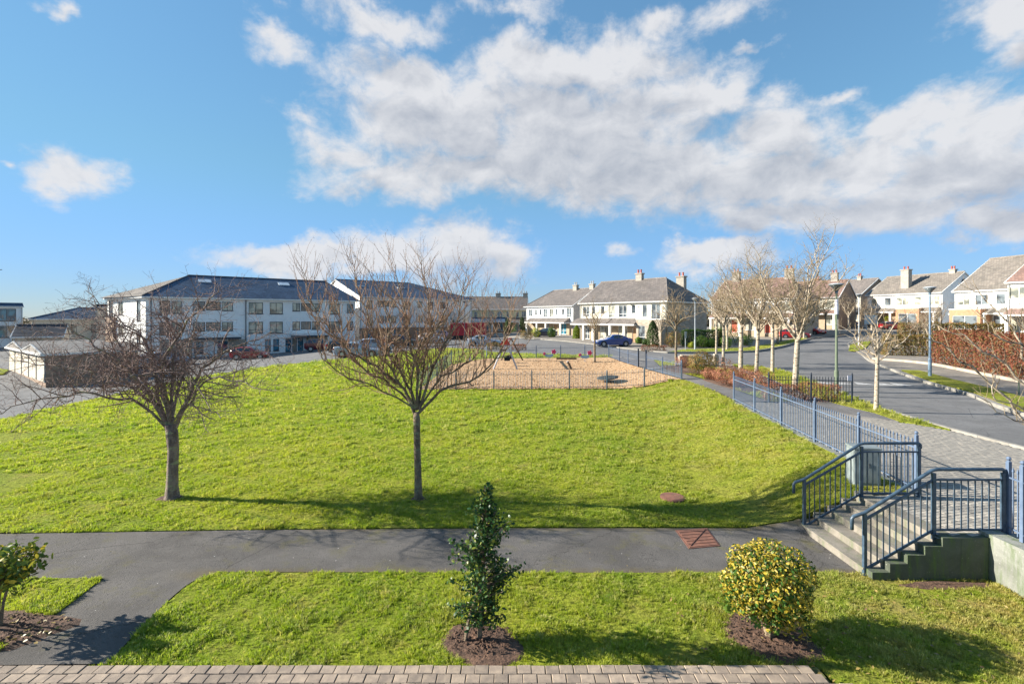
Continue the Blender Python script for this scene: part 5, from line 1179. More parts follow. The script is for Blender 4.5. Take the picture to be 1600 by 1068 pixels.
for px in (304, 437): 
    x = sA(px) + 1.6; m = MB(); nx = Vector((0, -(ridA - eaveA), 7.0)).normalized(); c = Vector((x, 4.6, eaveA + .05 + (ridA - eaveA) * (4.6 + .5) / 7.0)); u = Vector((1, 0, 0)); v = Vector((0, 7.0, ridA - eaveA)).normalized()
    if nx.z < 0: nx = -nx
    i0 = len(m.v); m.v += [tuple(c + u * a + v * b + nx * e) for e in (.02, .12) for a, b in ((-.75, -.5), (.75, -.5), (.75, .5), (-.75, .5))]; m.f += [(4,5,6,7), (0,1,5,4), (1,2,6,5), (2,3,7,6), (3,0,4,7)]; m.fm += [0] * 5; m.build('skylight', 'skylight_glass', fl)
m = MB(); m.box(sA(455), sA(509), -1.3, -.003, 2.45, 2.78); cp = m.build('canopy', 'trim_white', fl); m = MB(); m.box(sA(455) - .03, sA(509) + .03, -1.34, -.003, 2.18, 2.448); m.build('canopy_edge', 'trim_dark', cp)
m = MB(); m.box(sA(300), sA(374), -1.3, -.003, 2.45, 2.78); cp = m.build('canopy', 'trim_white', fl); m = MB(); m.box(sA(300) - .03, sA(374) + .03, -1.34, -.003, 2.18, 2.448); m.build('canopy_edge', 'trim_dark', cp)
m = MB(); m.box(sA(479), sA(509), -.9, -.003, -1.2, 2.17); m.build('brick_porch', 'brick_buff', fl); m = MB(); m.box(sA(357), sA(384), -.12, -.003, -1.2, 2.1); m.build('brick_panel', 'brick_stone', fl); m = MB(); m.box(sA(250), sA(300), -.12, -.003, -1.2, 2.3); m.build('brick_panel', 'brick_stone', fl)
for px in (384, 236): m = MB(); m.tube([(sA(px), -.1, -1), (sA(px), -.1, eaveA - .1)], .06, 6); m.build('downpipe', 'trim_dark', fl)
# ---- second block of flats
A2, dA2 = Vector((-26.0, 83.0)), Vector((.743, .669)); B2 = A2 + dA2 * 24; zg2 = .3
org, ang2, L2 = frame_of(A2, B2, zg2); s2_ = lambda px: spx(A2, ang2, px)
front = []
for z0, z1 in ((5.6, 7.1), (2.8, 4.4)):
    front += [(s2_(a), s2_(b), z0 + dz, z1, dict(DK, mull=m_, glass=g_, sill=m_ > 0, name='window' if m_ else 'panel')) for a, b, dz, m_, g_ in ((573, 582, 0, 1, 'glass_curtain'), (591, 600, .4, 1, 'glass'), (601, 609, .4, 0, 'panel_tan'), (610, 619, .4, 1, 'glass_curtain'), (630, 641, 0, 1, 'glass'), (652, 660, .4, 1, 'glass_curtain'), (668, 677, 0, 1, 'glass'), (688, 696, .3, 1, 'glass'))]
front += [(s2_(a), s2_(b), .3, 2.0, dict(DK, glass='glass_blue')) for a, b in ((575, 584), (610, 620), (650, 660), (680, 690))]
h2, _, _ = house('apartment_block', 'second white apartment block with a tall pale gable seen through the upright tree', A2, B2, zg2, 20, 7.7, 11.15, 'render_white', 'tile_slate', 0, 8.5, front, side_mat='render_white', cat='apartment block', over=.5, frontwall='brick_brown', lower=2.3)
for px in (580, 645): 
    m = MB(); m.box(s2_(px), s2_(px) + 1.6, 5.6, 6.8, 9.75, 9.95); m.build('skylight', 'skylight_glass', h2)
m = MB(); m.box(s2_(590), s2_(612), -1.2, -.003, 2.3, 2.6); m.build('canopy', 'trim_white', h2)
house('pale_block', 'small pale flat topped block between the flats and the cream terrace', (-12.4, 128), (-8.6, 128), 1, 8, 8.6, 8.9, 'render_white', 'tile_slate', 0, 0, [(.6, 1.6, 5.5, 7.0, DK)])
house('dark_terrace', 'grey roofed houses just right of the second apartment block', (-27, 126), (-12.8, 127), 1, 9, 5.6, 8.4, 'render_beige', 'tile_dark', 0, 0, [(2, 3.2, 3.4, 4.8, TW), (6, 7.2, 3.4, 4.8, TW), (10, 11.2, 3.4, 4.8, TW)])
# ---- far left buildings
house('slate_roofed_flats', 'beige block with a dark slate hipped roof behind the garages', (-75, 76), (-66.3, 82.5), -1, 9, 5.2, 7.0, 'render_beige', 'tile_slate', 5, 0, [(1.5, 2.7, 3.0, 4.3, DK), (4, 5.2, 3, 4.3, DK), (7, 8.2, 3, 4.3, DK)], cat='apartment block', fascia='trim_white')
house('beige_block', 'plain sunlit beige block left of the apartment block', (-66.3, 77.5), (-61.5, 81.5), -1, 8, 7.1, 7.5, 'render_beige', 'tile_dark', 0, 0, [(3, 4, 3.6, 4.8, DK)], cat='apartment block')
house('glass_fronted_flats', 'modern white flats with blue green glazing at the left edge', (-95, 73), (-84.5, 84), -1, 12, 7.3, 7.9, 'render_white', 'tile_slate', 0, 0, [(11.0, 14.4, 4.8, 6.9, dict(DK, glass='glass_blue', mull=2)), (7, 10, 4.8, 6.9, dict(DK, glass='glass_blue', mull=2)), (11.0, 14.4, 2.0, 4.0, dict(DK, glass='glass_blue', mull=2)), (7, 10, 2.0, 4.0, dict(DK, glass='glass_blue', mull=2))], cat='apartment block')
house('small_gabled_store', 'small pale gabled store behind the garage roofs', (-58, 56.5), (-54.5, 59), -.8, 5, 3.0, 4.3, 'render_beige', 'tile_dark', 0, 0, [(1, 1.8, .8, 1.8, DK)])
# garages
gA, gB = Vector((-36.5, 38.0)), Vector((-48.8, 47.2)); dg = (gB - gA).normalized(); inn = Vector((-dg.y, dg.x));
if inn.y < 0: inn = -inn
zgg = -.62; gr = thing('garage_row', 'row of pale doored lock-up garages with white edged ridged roofs', 'garages', (gA.x, gA.y, zgg), math.atan2(dg.y, dg.x))
Lg = (gB - gA).length; nd = 5
Mloc = Matrix.Diagonal((1, -1, 1, 1)) if (Matrix.Rotation(math.atan2(dg.y, dg.x), 4, 'Z') @ Vector((0, 1, 0))).to_2d().dot(inn) < 0 else Matrix()
sgn = -1 if Mloc[1][1] < 0 else 1
m = MB()
def gy(v): return sgn * v
m.box(0, Lg, min(gy(.05), gy(6)), max(gy(.05), gy(6)), -.6, 2.08); m.build('wall', 'brick_brown', gr)
for k in range(nd):
    a, b = Lg * k / nd + .16, Lg * (k + 1) / nd - .16; m = MB(); m.box(a, b, min(gy(-.0), gy(.048)), max(gy(0), gy(.048)), 0, 1.9); d_ = m.build('garage_door', 'render_beige', gr)
    m = MB(); m.box(a - .13, a - .005, min(gy(-.03), gy(.047)), max(gy(-.03), gy(.047)), 0, 1.95); m.build('jamb', 'cabinet_green', gr)
m = MB(); m.box(-.2, Lg + .2, min(gy(-.3), gy(6.3)), max(gy(-.3), gy(6.3)), 2.082, 2.25); m.build('roof_edge', 'trim_white', gr)
for k in range(2):
    x0, x1 = Lg * k / 2, Lg * (k + 1) / 2; m = MB(); p = [(x0, gy(-.2), 2.255), (x1, gy(-.2), 2.255), ((x0 + x1) / 2, gy(-.2), 2.85), (x0, gy(6.2), 2.255), (x1, gy(6.2), 2.255), ((x0 + x1) / 2, gy(6.2), 2.85)]; m.v = p; m.f = [(0,1,2), (3,5,4), (0,2,5,3), (1,4,5,2)]; m.fm = [0] * 4; m.build('ridged_roof', 'tile_beige', gr)
    m = MB(); m.tube([p[0], p[2], p[1]], .07, 4); m.build('verge_trim', 'trim_grey', gr)


# ------------------------------------------------------------------ cars
def car(name, label, x, y, ang, paint, kind='hatch', s=1.0, z=None, group=None):
    z = h1(x, y) if z is None else z; t = thing(name, label, 'car' if kind != 'van' else 'van', (x, y, z), ang, group)
    if kind == 'saloon': st_ = [(0, .42, .62, .62), (.25, .22, .70, .72), (1.25, .20, .86, .88), (1.55, .20, .90, 1.02), (2.1, .2, .92, 1.38), (2.75, .2, .93, 1.43), (3.3, .2, .94, 1.36), (3.95, .2, .97, 1.05), (4.3, .24, .98, 1.0), (4.45, .4, .9, .9)]; L_ = 4.45; W_ = .88; wh = (.85, 3.6)
    elif kind == 'suv': st_ = [(0, .48, .74, .74), (.22, .28, .86, .9), (1.1, .26, 1.0, 1.03), (1.3, .26, 1.02, 1.12), (1.9, .26, 1.04, 1.54), (2.7, .26, 1.06, 1.62), (3.6, .26, 1.1, 1.58), (4.15, .28, 1.12, 1.28), (4.35, .42, 1.05, 1.05)]; L_ = 4.35; W_ = .92; wh = (.85, 3.55)
    elif kind == 'van': st_ = [(0, .4, .8, .8), (.2, .25, 1.0, 1.05), (.6, .25, 1.15, 1.3), (1.2, .25, 1.2, 2.1), (1.6, .25, 1.2, 2.25), (4.9, .25, 1.2, 2.28), (5.1, .3, 1.2, 2.2)]; L_ = 5.1; W_ = .95; wh = (.9, 4.2)
    else: st_ = [(0, .44, .66, .66), (.2, .24, .76, .8), (1.0, .22, .92, .95), (1.25, .22, .94, 1.06), (1.8, .22, .96, 1.42), (2.5, .22, .98, 1.48), (3.3, .22, 1.02, 1.42), (3.85, .24, 1.04, 1.2), (4.02, .4, .95, .95)]; L_ = 4.02; W_ = .87; wh = (.78, 3.28)
    rows = []; body = MB(); gl = MB()
    for (x_, zb_, zl, zt_) in st_:
        en = 0.86 if x_ < .05 or x_ > L_ - .05 else (0.96 if x_ < .3 or x_ > L_ - .3 else 1.0); w_ = W_ * en; tw = w_ * (.72 if zt_ - zl > .2 else .9)
        zt_ = max(zt_, zl + .01); rows.append([(x_, w_ * .93, zb_), (x_, w_, zb_ + .2), (x_, w_ * .98, zl - .03), (x_, w_ * .95, zl), (x_, tw, max(zl + .008, zt_ - .05)), (x_, tw * .8, zt_), (x_, 0, zt_ + .015)])
    P_ = [[Vector((x_ - L_ / 2, -y_, z_)) for x_, y_, z_ in r] for r in rows]; Q_ = [[Vector((v.x, -v.y, v.z)) for v in r] for r in P_]
    for i in range(len(P_) - 1):
        for j in range(6):
            cab = st_[i][3] - st_[i][2] > .1 or st_[i + 1][3] - st_[i + 1][2] > .1
            glassy = (j == 3 and st_[i][3] - st_[i][2] > .2 and st_[i + 1][3] - st_[i + 1][2] > .15) and not (kind == 'van' and st_[i][0] > 1.3)
            slope = abs(st_[i + 1][3] - st_[i][3]) > .17 and j in (4, 5) and cab
            for R_, fl_ in ((P_, False), (Q_, True)):
                q = [R_[i][j], R_[i + 1][j], R_[i + 1][j + 1], R_[i][j + 1]]
                if fl_: q.reverse()
                if glassy:
                    a, b, c, d = q; body.face(q); n_ = (b - a).cross(d - a).normalized() * (.006); k1 = .08 if not fl_ else .08
                    cen = (a + b + c + d) / 4; q2 = [cen + (p - cen) * .90 + n_ for p in q]; gl.face(q2)
                elif slope:
                    body.face(q); a, b, c, d = q; n_ = (b - a).cross(d - a).normalized() * .006; mid = (a + b + c + d) / 4; q2 = [Vector((mid.x + (p.x - mid.x) * .86, p.y * .97, mid.z + (p.z - mid.z) * .86)) + n_ for p in q]; gl.face(q2)
                else: body.face(q)
    for R_, E_ in ((0, True), (-1, False)):
        ring = P_[R_] + list(reversed(Q_[R_][:-1])); ring = ring if not E_ else list(reversed(ring)); body.face(list(reversed(ring)) if False else ring)
    me = body.mesh('body', paint); bm = bmesh.new(); bm.from_mesh(me); bmesh.ops.remove_doubles(bm, verts=bm.verts[:], dist=.003); bmesh.ops.recalc_face_normals(bm, faces=bm.faces[:]); bm.to_mesh(me); bm.free(); me.shade_smooth(); me.set_sharp_from_angle(angle=R(32)) if hasattr(me, 'set_sharp_from_angle') else None
    put('body', me, t); gl.build('windows', 'car_glass', t)
    for wx in wh:
        for sy in (-1, 1):
            m = MB(); m.tube([(wx - L_ / 2, sy * (W_ - .20), .315), (wx - L_ / 2, sy * (W_ + .006), .315)], .38, 18); m.build('wheel_arch', 'trim_dark', t)
            m = MB(); m.tube([(0, -.1, 0), (0, .1, 0)], .315, 20); w_ = m.build('wheel', 'tyre', t); w_.location = (wx - L_ / 2, sy * (W_ - .075), .315)
            m = MB(); m.tube([(0, sy * .09, 0), (0, sy * .106, 0)], .2, 10); m.build('rim', 'alloy', w_)
    for sy in (-1, 1):
        m = MB(); m.box(-L_ / 2 + .02, -L_ / 2 + .26, sy * W_ * .74 - .17, sy * W_ * .74 + .17, st_[1][2] - .17, st_[1][2] - .03); m.build('headlight', 'head_lamp', t)
        m = MB(); m.box(L_ / 2 - .2, L_ / 2 - .0, sy * W_ * .74 - .15, sy * W_ * .74 + .15, st_[-2][2] - .26, st_[-2][2] - .06); m.build('tail_light', 'tail_lamp', t)
        m = MB(); m.box(-.75 if kind != 'saloon' else -.55, -.58 if kind != 'saloon' else -.38, sy * (W_ + .07) - .09, sy * (W_ + .07) + .09, st_[3][2] + .02, st_[3][2] + .15); m.build('wing_mirror', paint, t)
    for x_ in (-L_ / 2 - .012, L_ / 2 + .012): m = MB(); m.box(x_ - .012, x_ + .012, -.26, .26, .48, .6); m.build('number_plate', 'plate', t)
    m = MB(); m.box(-L_ / 2 + .3, L_ / 2 - .3, -W_ * .9, W_ * .9, .16, .3); m.build('underbody', 'trim_dark', t)
    return t
def gcar(label, px, py, deg, paint, kind='hatch', d=None, **k):
    x, y = G(px, py) if d is None else ((px - 800) / FPX * d, d); x, y = x, y; z_ = h1(x, y) + (.04 if ('drive' in label or 'hatchback parked before' in label) else -.065)
    return car('parked_car' if kind != 'van' else 'parked_van', label, x, y, R(deg), paint, kind, z=z_, **k)
gcar('bright blue saloon on the drive in front of the nearest white house', 957, 541, 8, 'car_blue', 'saloon')
gcar('black hatchback parked before the second white house pair', 851, 526.5, -20, 'car_navy', 'hatch')
gcar('silver blue car beside the red box trailer', 757, 539.5, 180, 'car_silver', 'saloon')
gcar('maroon off-roader parked by the brick porch of the flats', 503, 547, 200, 'car_maroon', 'suv')
gcar('red hatchback in front of the white flats seen through the bare twigs', 391, 560, 195, 'car_red', 'hatch')
gcar('white car on the left with its nose toward the lawn', 231, 573, 215, 'car_white', 'saloon'); gcar('pale silver car beside the white car on the left', 262, 569, 215, 'car_silver', 'hatch')
gcar('dark car parked just right of the maroon off-roader', 537, 549, 210, 'car_black', 'hatch'); gcar('silver saloon nearest the lawn behind the upright tree', 560, 556, 190, 'car_silver', 'saloon'); gcar('pale blue hatchback behind the left limbs of the upright tree', 585, 548, 205, 'car_silver', 'hatch')
gcar('navy car behind the lower limbs of the upright tree', 625, 541, 200, 'car_navy', 'suv'); gcar('white car left of the red box trailer', 675, 535, 190, 'car_white', 'hatch'); gcar('blue grey car behind the white one left of the trailer', 695, 529, 190, 'car_silver', 'hatch')
gcar('silver car on the drive partly hidden by the blue saloon', 941, 530, 150, 'car_silver', 'hatch')
gcar('red car under the street trees beyond the side road', 1241, 528, 160, 'car_red', 'hatch'); gcar('bright red hatchback beside the fence beyond the side road', 1268, 522, 110, 'car_red', 'hatch')
gcar('dark red car at the far bend left of the slim lamp', 1323, 508, 185, 'car_maroon', 'hatch'); gcar('red car behind the beech hedge on the far right', 1396, 503, 180, 'car_red', 'hatch', d=82)
x, y = G(730, 530); t = thing('box_trailer', 'large plain red box trailer parked behind the silver blue car', 'trailer', (x, y, h1(x, y)), R(-4))
m = MB(); m.box(-2.7, 3.1, -1.1, 1.1, .7, 2.75); m.build('box', 'van_red', t); m = MB(); m.box(-2.72, -2.701, -1.0, 1.0, .75, 2.7); m.build('rear_doors', 'play_red', t); m = MB(); m.box(-2.6, 3.5, -.9, .9, .45, .698); m.build('chassis', 'trim_dark', t)
for xx in (-1.6, -.8, 2.2): m = MB(); m.tube([(xx, -1.05, .38), (xx, 1.05, .38)], .38, 14); m.build('axle', 'tyre', t)
t = thing('timber_fence', 'grey board fence in shade beyond the side road left of the far bend', 'fence', (43.5, 79, h1(43.5, 79)), math.atan2(17, 11)); m = MB(); m.box(-.06, .06, -.02, .02, 0, 1.9); bme = m.mesh('board', 'trim_grey')
for k in range(150): put('board', bme, t, (k * .135, 0, .01 * (k % 3)))
for z_ in (.4, 1.5): m = MB(); m.box(0, 20, .022, .07, z_, z_ + .1); m.build('rail', 'trim_grey', t)
t = thing('crane_arm', 'thin dark purple jib poking in at the left edge above the flats', 'crane', (-88, 82, 8.5)); m = MB(); m.tube([(0, 0, 0), (0, 0, 5.0), (1.0, 0, 5.6)], .25, 4); m.build('mast', 'trim_dark', t); m = MB(); m.tube([(-3, 0, 3.9), (2.0, 0, 3.95)], .07, 4); m.build('jib', 'trim_dark', t)

# ------------------------------------------------------------------ trees
def tubes_mesh(name, polys, mat):
    """polys: (points, r0, r1, sides)"""
    V, F = [], []
    for pts, r0, r1, n in polys:
        base = len(V); ref = None; m_ = len(pts)
        for k in range(m_):
            p = pts[k]; t_ = pts[min(k + 1, m_ - 1)] - pts[max(k - 1, 0)]; t_ = t_.normalized() if t_.length > 1e-9 else Vector((0, 0, 1))
            if ref is None:
                ref = t_.cross(Vector((.3, .2, 1))); 
            ref = (ref - t_ * ref.dot(t_)).normalized(); b_ = t_.cross(ref); r = r0 + (r1 - r0) * k / (m_ - 1)
            for j in range(n):
                a = 6.28318 * j / n; V.append(p + (ref * math.cos(a) + b_ * math.sin(a)) * r)
        for k in range(m_ - 1):
            for j in range(n): a, b2 = base + k * n + j, base + k * n + (j + 1) % n; F.append((a, b2, b2 + n, a + n))
    me = bpy.data.meshes.new(name); me.from_pydata([tuple(v) for v in V], [], F); me.materials.append(MATS[mat]); me.shade_smooth(); me.update(); return me
def rvec(rg): 
    return Vector((rg.gauss(0, 1), rg.gauss(0, 1), rg.gauss(0, 1))).normalized()
def grow(out, pts, r0, r1, lv, sp, rg):
    out[lv].append((pts, r0, r1, sp['sides'][lv]))
    if lv + 1 >= len(sp['len']) : return
    seg = [(pts[i + 1] - pts[i]).length for i in range(len(pts) - 1)]; L = sum(seg); n = max(1, int(L * sp['dens'][lv] * rg.uniform(.8, 1.2)))
    for k in range(n):
        f = sp['start'][lv] + (1 - sp['start'][lv]) * (k + rg.random()) / n; s_ = f * L; i = 0
        while i < len(seg) - 1 and s_ > seg[i]: s_ -= seg[i]; i += 1
        p = pts[i].lerp(pts[i + 1], min(1, s_ / seg[i])); tg = (pts[i + 1] - pts[i]).normalized(); rr = r0 + (r1 - r0) * f
        side = rvec(rg); side = (side - tg * side.dot(tg)).normalized(); up = Vector((0, 0, 1)); sc = sp['spread'][lv]
        d = (tg * (1 - sc) + side * sc + up * sp['up'][lv]).normalized(); ln = sp['len'][lv + 1] * rg.uniform(.45, 1.15) * (1 - .45 * f)
        cr = min(rr * .75, sp['rad'][lv + 1]); ns = sp['segs'][lv + 1]; q = [p]; cur = p
        for _ in range(ns):
            d = (d + rvec(rg) * sp['wander'][lv + 1] + up * sp['trop'][lv + 1]).normalized(); cur = cur + d * ln / ns; q.append(cur)
        grow(out, q, cr, cr * .45 if lv + 1 < len(sp['len']) - 1 else sp['tip'], lv + 1, sp, rg)
def tree(name, label, loc, limbs, sp, seed, bark, twig, trunk, group=None, rz=0):
    rg = random.Random(seed); out = [[] for _ in sp['len']]
    for pts, r0, r1 in limbs: grow(out, [Vector(p) for p in pts], r0, r1, 0, sp, rg)
    t = thing(name, label, 'tree', loc, rz, group)
    tp = [Vector(p) for p, r in trunk]; m = MB(); m.tube(tp, [r for p, r in trunk], 12); m.build('trunk', bark, t, smooth=True)
    put('limbs', tubes_mesh('limbs', out[0] , bark), t)
    br = [q for l in out[1:3] for q in l] if len(out) > 3 else out[1]; tw_ = [q for l in out[3:] for q in l] if len(out) > 3 else [q for l in out[2:] for q in l]
    put('branches', tubes_mesh('branches', br, twig), t, kind='stuff'); put('twigs', tubes_mesh('twigs', tw_, twig), t, kind='stuff'); return t
# wide cherry on the left; limbs traced as lines in space
KR_ = random.Random(99)
def limb(bx, by, d0, pts, dy):
    """photo columns and rows of one limb -> points in space, its depth swinging by dy metres"""
    out = []; n = len(pts)
    for i, (px, py) in enumerate(pts):
        d = d0 + dy * (i / (n - 1)) ** 1.2; out.append(Vector(((px - 800) / FPX * d - bx, d - by, EYE - (py - HZ) / FPX * d)))
    out = smooth_p(out)
    for i in range(3, len(out)): out[i] = out[i] + rvec(KR_) * .055
    return out
def smooth_p(pts, n=3):
    out = []; L = len(pts)
    for i in range(L - 1):
        p0, p1, p2, p3 = (pts[min(max(i + k, 0), L - 1)] for k in (-1, 0, 1, 2))
        for j in range(n): t_ = j / n; out.append(0.5 * ((2 * p1) + (p2 - p0) * t_ + (2 * p0 - 5 * p1 + 4 * p2 - p3) * t_ * t_ + (3 * p1 - p0 - 3 * p2 + p3) * t_ ** 3))
    out.append(pts[-1]); return out
bx, by = -8.42, 12.05
LA_ = [([(264, 668), (238, 625), (215, 590), (180, 560), (135, 530), (95, 500)], -1.1, .085), ([(262, 664), (245, 615), (240, 575), (222, 530), (180, 492), (130, 455)], .9, .08), ([(268, 668), (258, 620), (250, 575), (285, 515), (318, 478), (345, 446)], -.3, .09),
       ([(274, 668), (296, 615), (318, 575), (352, 550), (392, 534), (425, 520)], .6, .085), ([(262, 670), (222, 632), (170, 618), (105, 616), (40, 632), (-15, 648)], -1.6, .06), ([(270, 660), (268, 600), (275, 545), (262, 500), (250, 462)], 1.6, .07),
       ([(272, 664), (300, 622), (322, 592), (360, 592), (398, 605), (430, 612)], -1.2, .05), ([(266, 664), (240, 630), (200, 600), (140, 580), (80, 572), (20, 560)], .5, .06), ([(268, 660), (280, 600), (295, 560), (300, 520), (312, 480)], 2.2, .06), ([(266, 664), (262, 615), (230, 585), (200, 590), (150, 600), (90, 600)], -2.4, .055),
       ([(268, 664), (290, 625), (300, 600), (330, 640), (345, 650)], -2.0, .03), ([(262, 660), (225, 600), (190, 540), (165, 505), (150, 470)], 1.4, .055)]
limbsA = [(limb(bx, by, 12.05, p, dy), r * .62, .007) for p, dy, r in LA_]
spA = dict(len=[0, 1.6, .68, .28], rad=[0, .017, .0085, .005], dens=[5.6, 7.6, 7.6], start=[.16, .12, .1], spread=[.72, .7, .65], up=[.14, .06, .03], wander=[0, .22, .26, .25], trop=[0, .05, .03, .02], segs=[0, 6, 4, 2], sides=[7, 4, 3, 3], tip=.003)
tree('cherry_tree', 'bare wide spreading cherry tree on the left of the lawn', (bx, by, 0), limbsA, spA, 5, 'bark_cherry', 'twig_purple', [((0, 0, -.1), .24), ((0, 0, .06), .17), ((.0, 0, .3), .135), ((.01, 0, .7), .125), ((.03, 0, 1.2), .122), ((.0, 0, 1.6), .135), ((-.04, 0, 1.85), .12)])
bx, by = -2.32, 12.0
LB_ = [([(649, 650), (632, 610), (600, 580), (560, 560), (520, 520), (490, 480), (470, 415)], -.4, .07), ([(650, 640), (636, 598), (600, 545), (578, 500), (560, 455), (548, 405)], .7, .065), ([(652, 640), (650, 585), (640, 530), (625, 470), (618, 410)], -.6, .06), ([(655, 640), (672, 590), (695, 540), (715, 490), (728, 420)], .5, .065),
       ([(654, 645), (690, 612), (735, 595), (770, 570), (792, 520), (800, 465)], -.4, .06), ([(650, 640), (612, 600), (565, 575), (542, 545), (530, 500), (522, 430)], .3, .055), ([(653, 640), (662, 575), (672, 520), (668, 460), (655, 395)], 1.3, .055), ([(652, 640), (640, 590), (655, 540), (690, 500), (700, 430)], -1.4, .05), ([(651, 640), (620, 590), (600, 560), (610, 500), (590, 430)], -1.5, .05), ([(654, 640), (690, 590), (740, 560), (750, 520), (752, 450)], 1.4, .045), ([(651, 640), (600, 610), (540, 590), (505, 560), (495, 500)], -1.0, .04)]
limbsB = [(limb(bx, by, 12.0, p, dy), r * .62, .005) for p, dy, r in LB_]
spB = dict(len=[0, 1.5, .55, .05], rad=[0, .012, .007, .008], dens=[10.5, 4.4, 9.0], start=[.14, .08, .05], spread=[.72, .6, .8], up=[.35, .45, .3], wander=[0, .2, .14, .2], trop=[0, .15, .14, .1], segs=[0, 8, 4, 1], sides=[6, 4, 3, 3], tip=.0042)
tree('upright_tree', 'bare vase shaped tree with many upright reddish shoots at the middle of the lawn', (bx, by, 0), limbsB, spB, 9, 'bark_brown', 'twig_red', [((.02, 0, -.1), .15), ((.01, 0, .1), .1), ((0, 0, .6), .085), ((-.02, 0, 1.3), .08), ((-.03, 0, 1.95), .085), ((-.04, 0, 2.15), .07)])
# pale trunked street trees
def street(name, label, loc, h, cw, seed, trunk_h, lean=0.0, bark='bark_birch', twig='twig_pale', n=9, tr=.13, group='pale trunked street trees', minr=.0065, dens=1.0):
    rg = random.Random(seed); limbs = []
    for k in range(n):
        a = 6.283 * k / n + rg.uniform(-.4, .4); st_h = trunk_h * rg.uniform(.92, 1.25); H_ = h * rg.uniform(.68, 1.0); w_ = cw * rg.uniform(.45, .95) * (.3 if k % 4 == 0 else 1); p = []
        for j in range(7):
            f = j / 6; wx = w_ * (f ** .85); p.append(Vector((math.cos(a + .3 * f) * wx + lean * (st_h + (H_ - st_h) * f) * .1, math.sin(a + .3 * f) * wx, st_h + (H_ - st_h) * f ** 1.02)) + rvec(rg) * .03 * h * f ** .5)
        limbs.append((p, tr * rg.uniform(.34, .5), .008))
    sp = dict(len=[0, h * .22, h * .095, h * .045], rad=[0, .017, .0095, minr], dens=[3.6 * dens, 4.2 * dens, 3.6 * dens], start=[.12, .12, .1], spread=[.72, .7, .65], up=[.35, .25, .15], wander=[0, .18, .24, .24], trop=[0, .07, .05, .03], segs=[0, 5, 3, 2], sides=[6, 4, 3, 3], tip=minr * .7)
    L_ = lean * .1
    return tree(name, label, loc, limbs, sp, seed, bark, twig, [((0, 0, -.1), tr * 1.35), ((L_ * .2, 0, .2), tr), ((L_ * trunk_h * .6, 0, trunk_h * .6), tr * .9), ((L_ * trunk_h * 1.1, 0, trunk_h * 1.1), tr * .75), ((L_ * trunk_h * 1.5, 0, trunk_h * 1.5), tr * .45)], group)
def gl(px, py): x, y = G(px, py); return (x, y, h1(x, y))
for args in [('thick leaning pale trunked tree, the tallest, beside the green tinged lamp', gl(1242, 609), 8.3, 3.3, 101, 2.6, .55, 'bark_birch', 'twig_pale', 13, .15),
    ('slim pale trunked tree alone on the verge beside the kerb right of the short fence', gl(1369, 641), 4.3, 1.7, 102, 1.9, .25, 'bark_birch', 'twig_pale', 8, .085),
    ('leaning pale trunk right of the rust shrubs in the bed', gl(1181, 600), 7.6, 2.4, 103, 2.8, .45, 'bark_birch', 'twig_pale', 11, .11),
    ('broad pale trunk with dark scars at the back of the rust bed', gl(1157, 590), 7.4, 2.6, 104, 2.9, .2, 'bark_birch', 'twig_pale', 12, .14),
    ('pale trunk standing at the right end of the larger stone block', gl(1130, 572), 7.6, 2.4, 105, 3.0, .15, 'bark_birch', 'twig_pale', 11, .11),
    ('thin pale trunk just left of the stone block', gl(1119, 566), 7.3, 2.0, 106, 3.0, .1, 'bark_birch', 'twig_pale', 10, .09),
    ('tree with a twiggy fan crown at the corner of the playground path', gl(1056, 573), 5.9, 2.6, 107, 2.7, .1, 'bark_brown', 'twig_pale', 13, .10),
    ('small pale trunk by the kerb of the junction between the trunks', gl(1207, 582), 5.8, 2.0, 108, 2.6, .1, 'bark_birch', 'twig_pale', 8, .12),
    ('thin bare tree behind the far playground fence in front of the second drive', gl(929, 566), 5.6, 2.1, 109, 2.3, .05, 'bark_brown', 'twig_pale', 8, .10),
    ('dark two stemmed tree against the stone bay of the nearest house', gl(1033, 543), 4.9, 1.6, 110, 1.8, .1, 'bark_brown', 'twig_grey', 6, .09)]: street('street_tree', *args)
far = [(1136, 547, 6.6, 1.9, 'tree beyond the side road behind the broad scarred trunk'), (1183, 545, 6.8, 2.2, 'slim tree beyond the side road right of the broad scarred trunk'), (1290, 521, 6.6, 2.6, 'pale trunk on the far verge left of the green tinged lamp'), (1326, 517, 6.4, 2.8, 'brown twigged tree on the far verge beside the road sign'),
       (1215, 538, 6.5, 2.6, 'tree on the far verge behind the small junction trunk'), (1255, 528, 7.5, 2.8, 'tree on the far verge behind the tallest tree'), (1362, 516, 5.0, 2.6, 'rounded bare tree at the far bend'), (1345, 513, 6.0, 2.6, 'bare tree before the brown gable at the far bend')]
ft = None; fpro = []
for i, (px, py, h, cw, lab) in enumerate(far):
    x, y, z = gl(px, py)
    if i < 3: fpro.append(street('street_tree', lab, (x, y, z), h, cw, 130 + i, h * .36, .05, 'bark_brown' if i else 'bark_birch', 'twig_grey' if i else 'twig_pale', 8, .13, 'bare trees beyond the side road', .014, .75))
    else: dup(fpro[i % 3], (x, y, z), i * 1.3, lab, (cw / 2.2, cw / 2.2, h / 6.7))
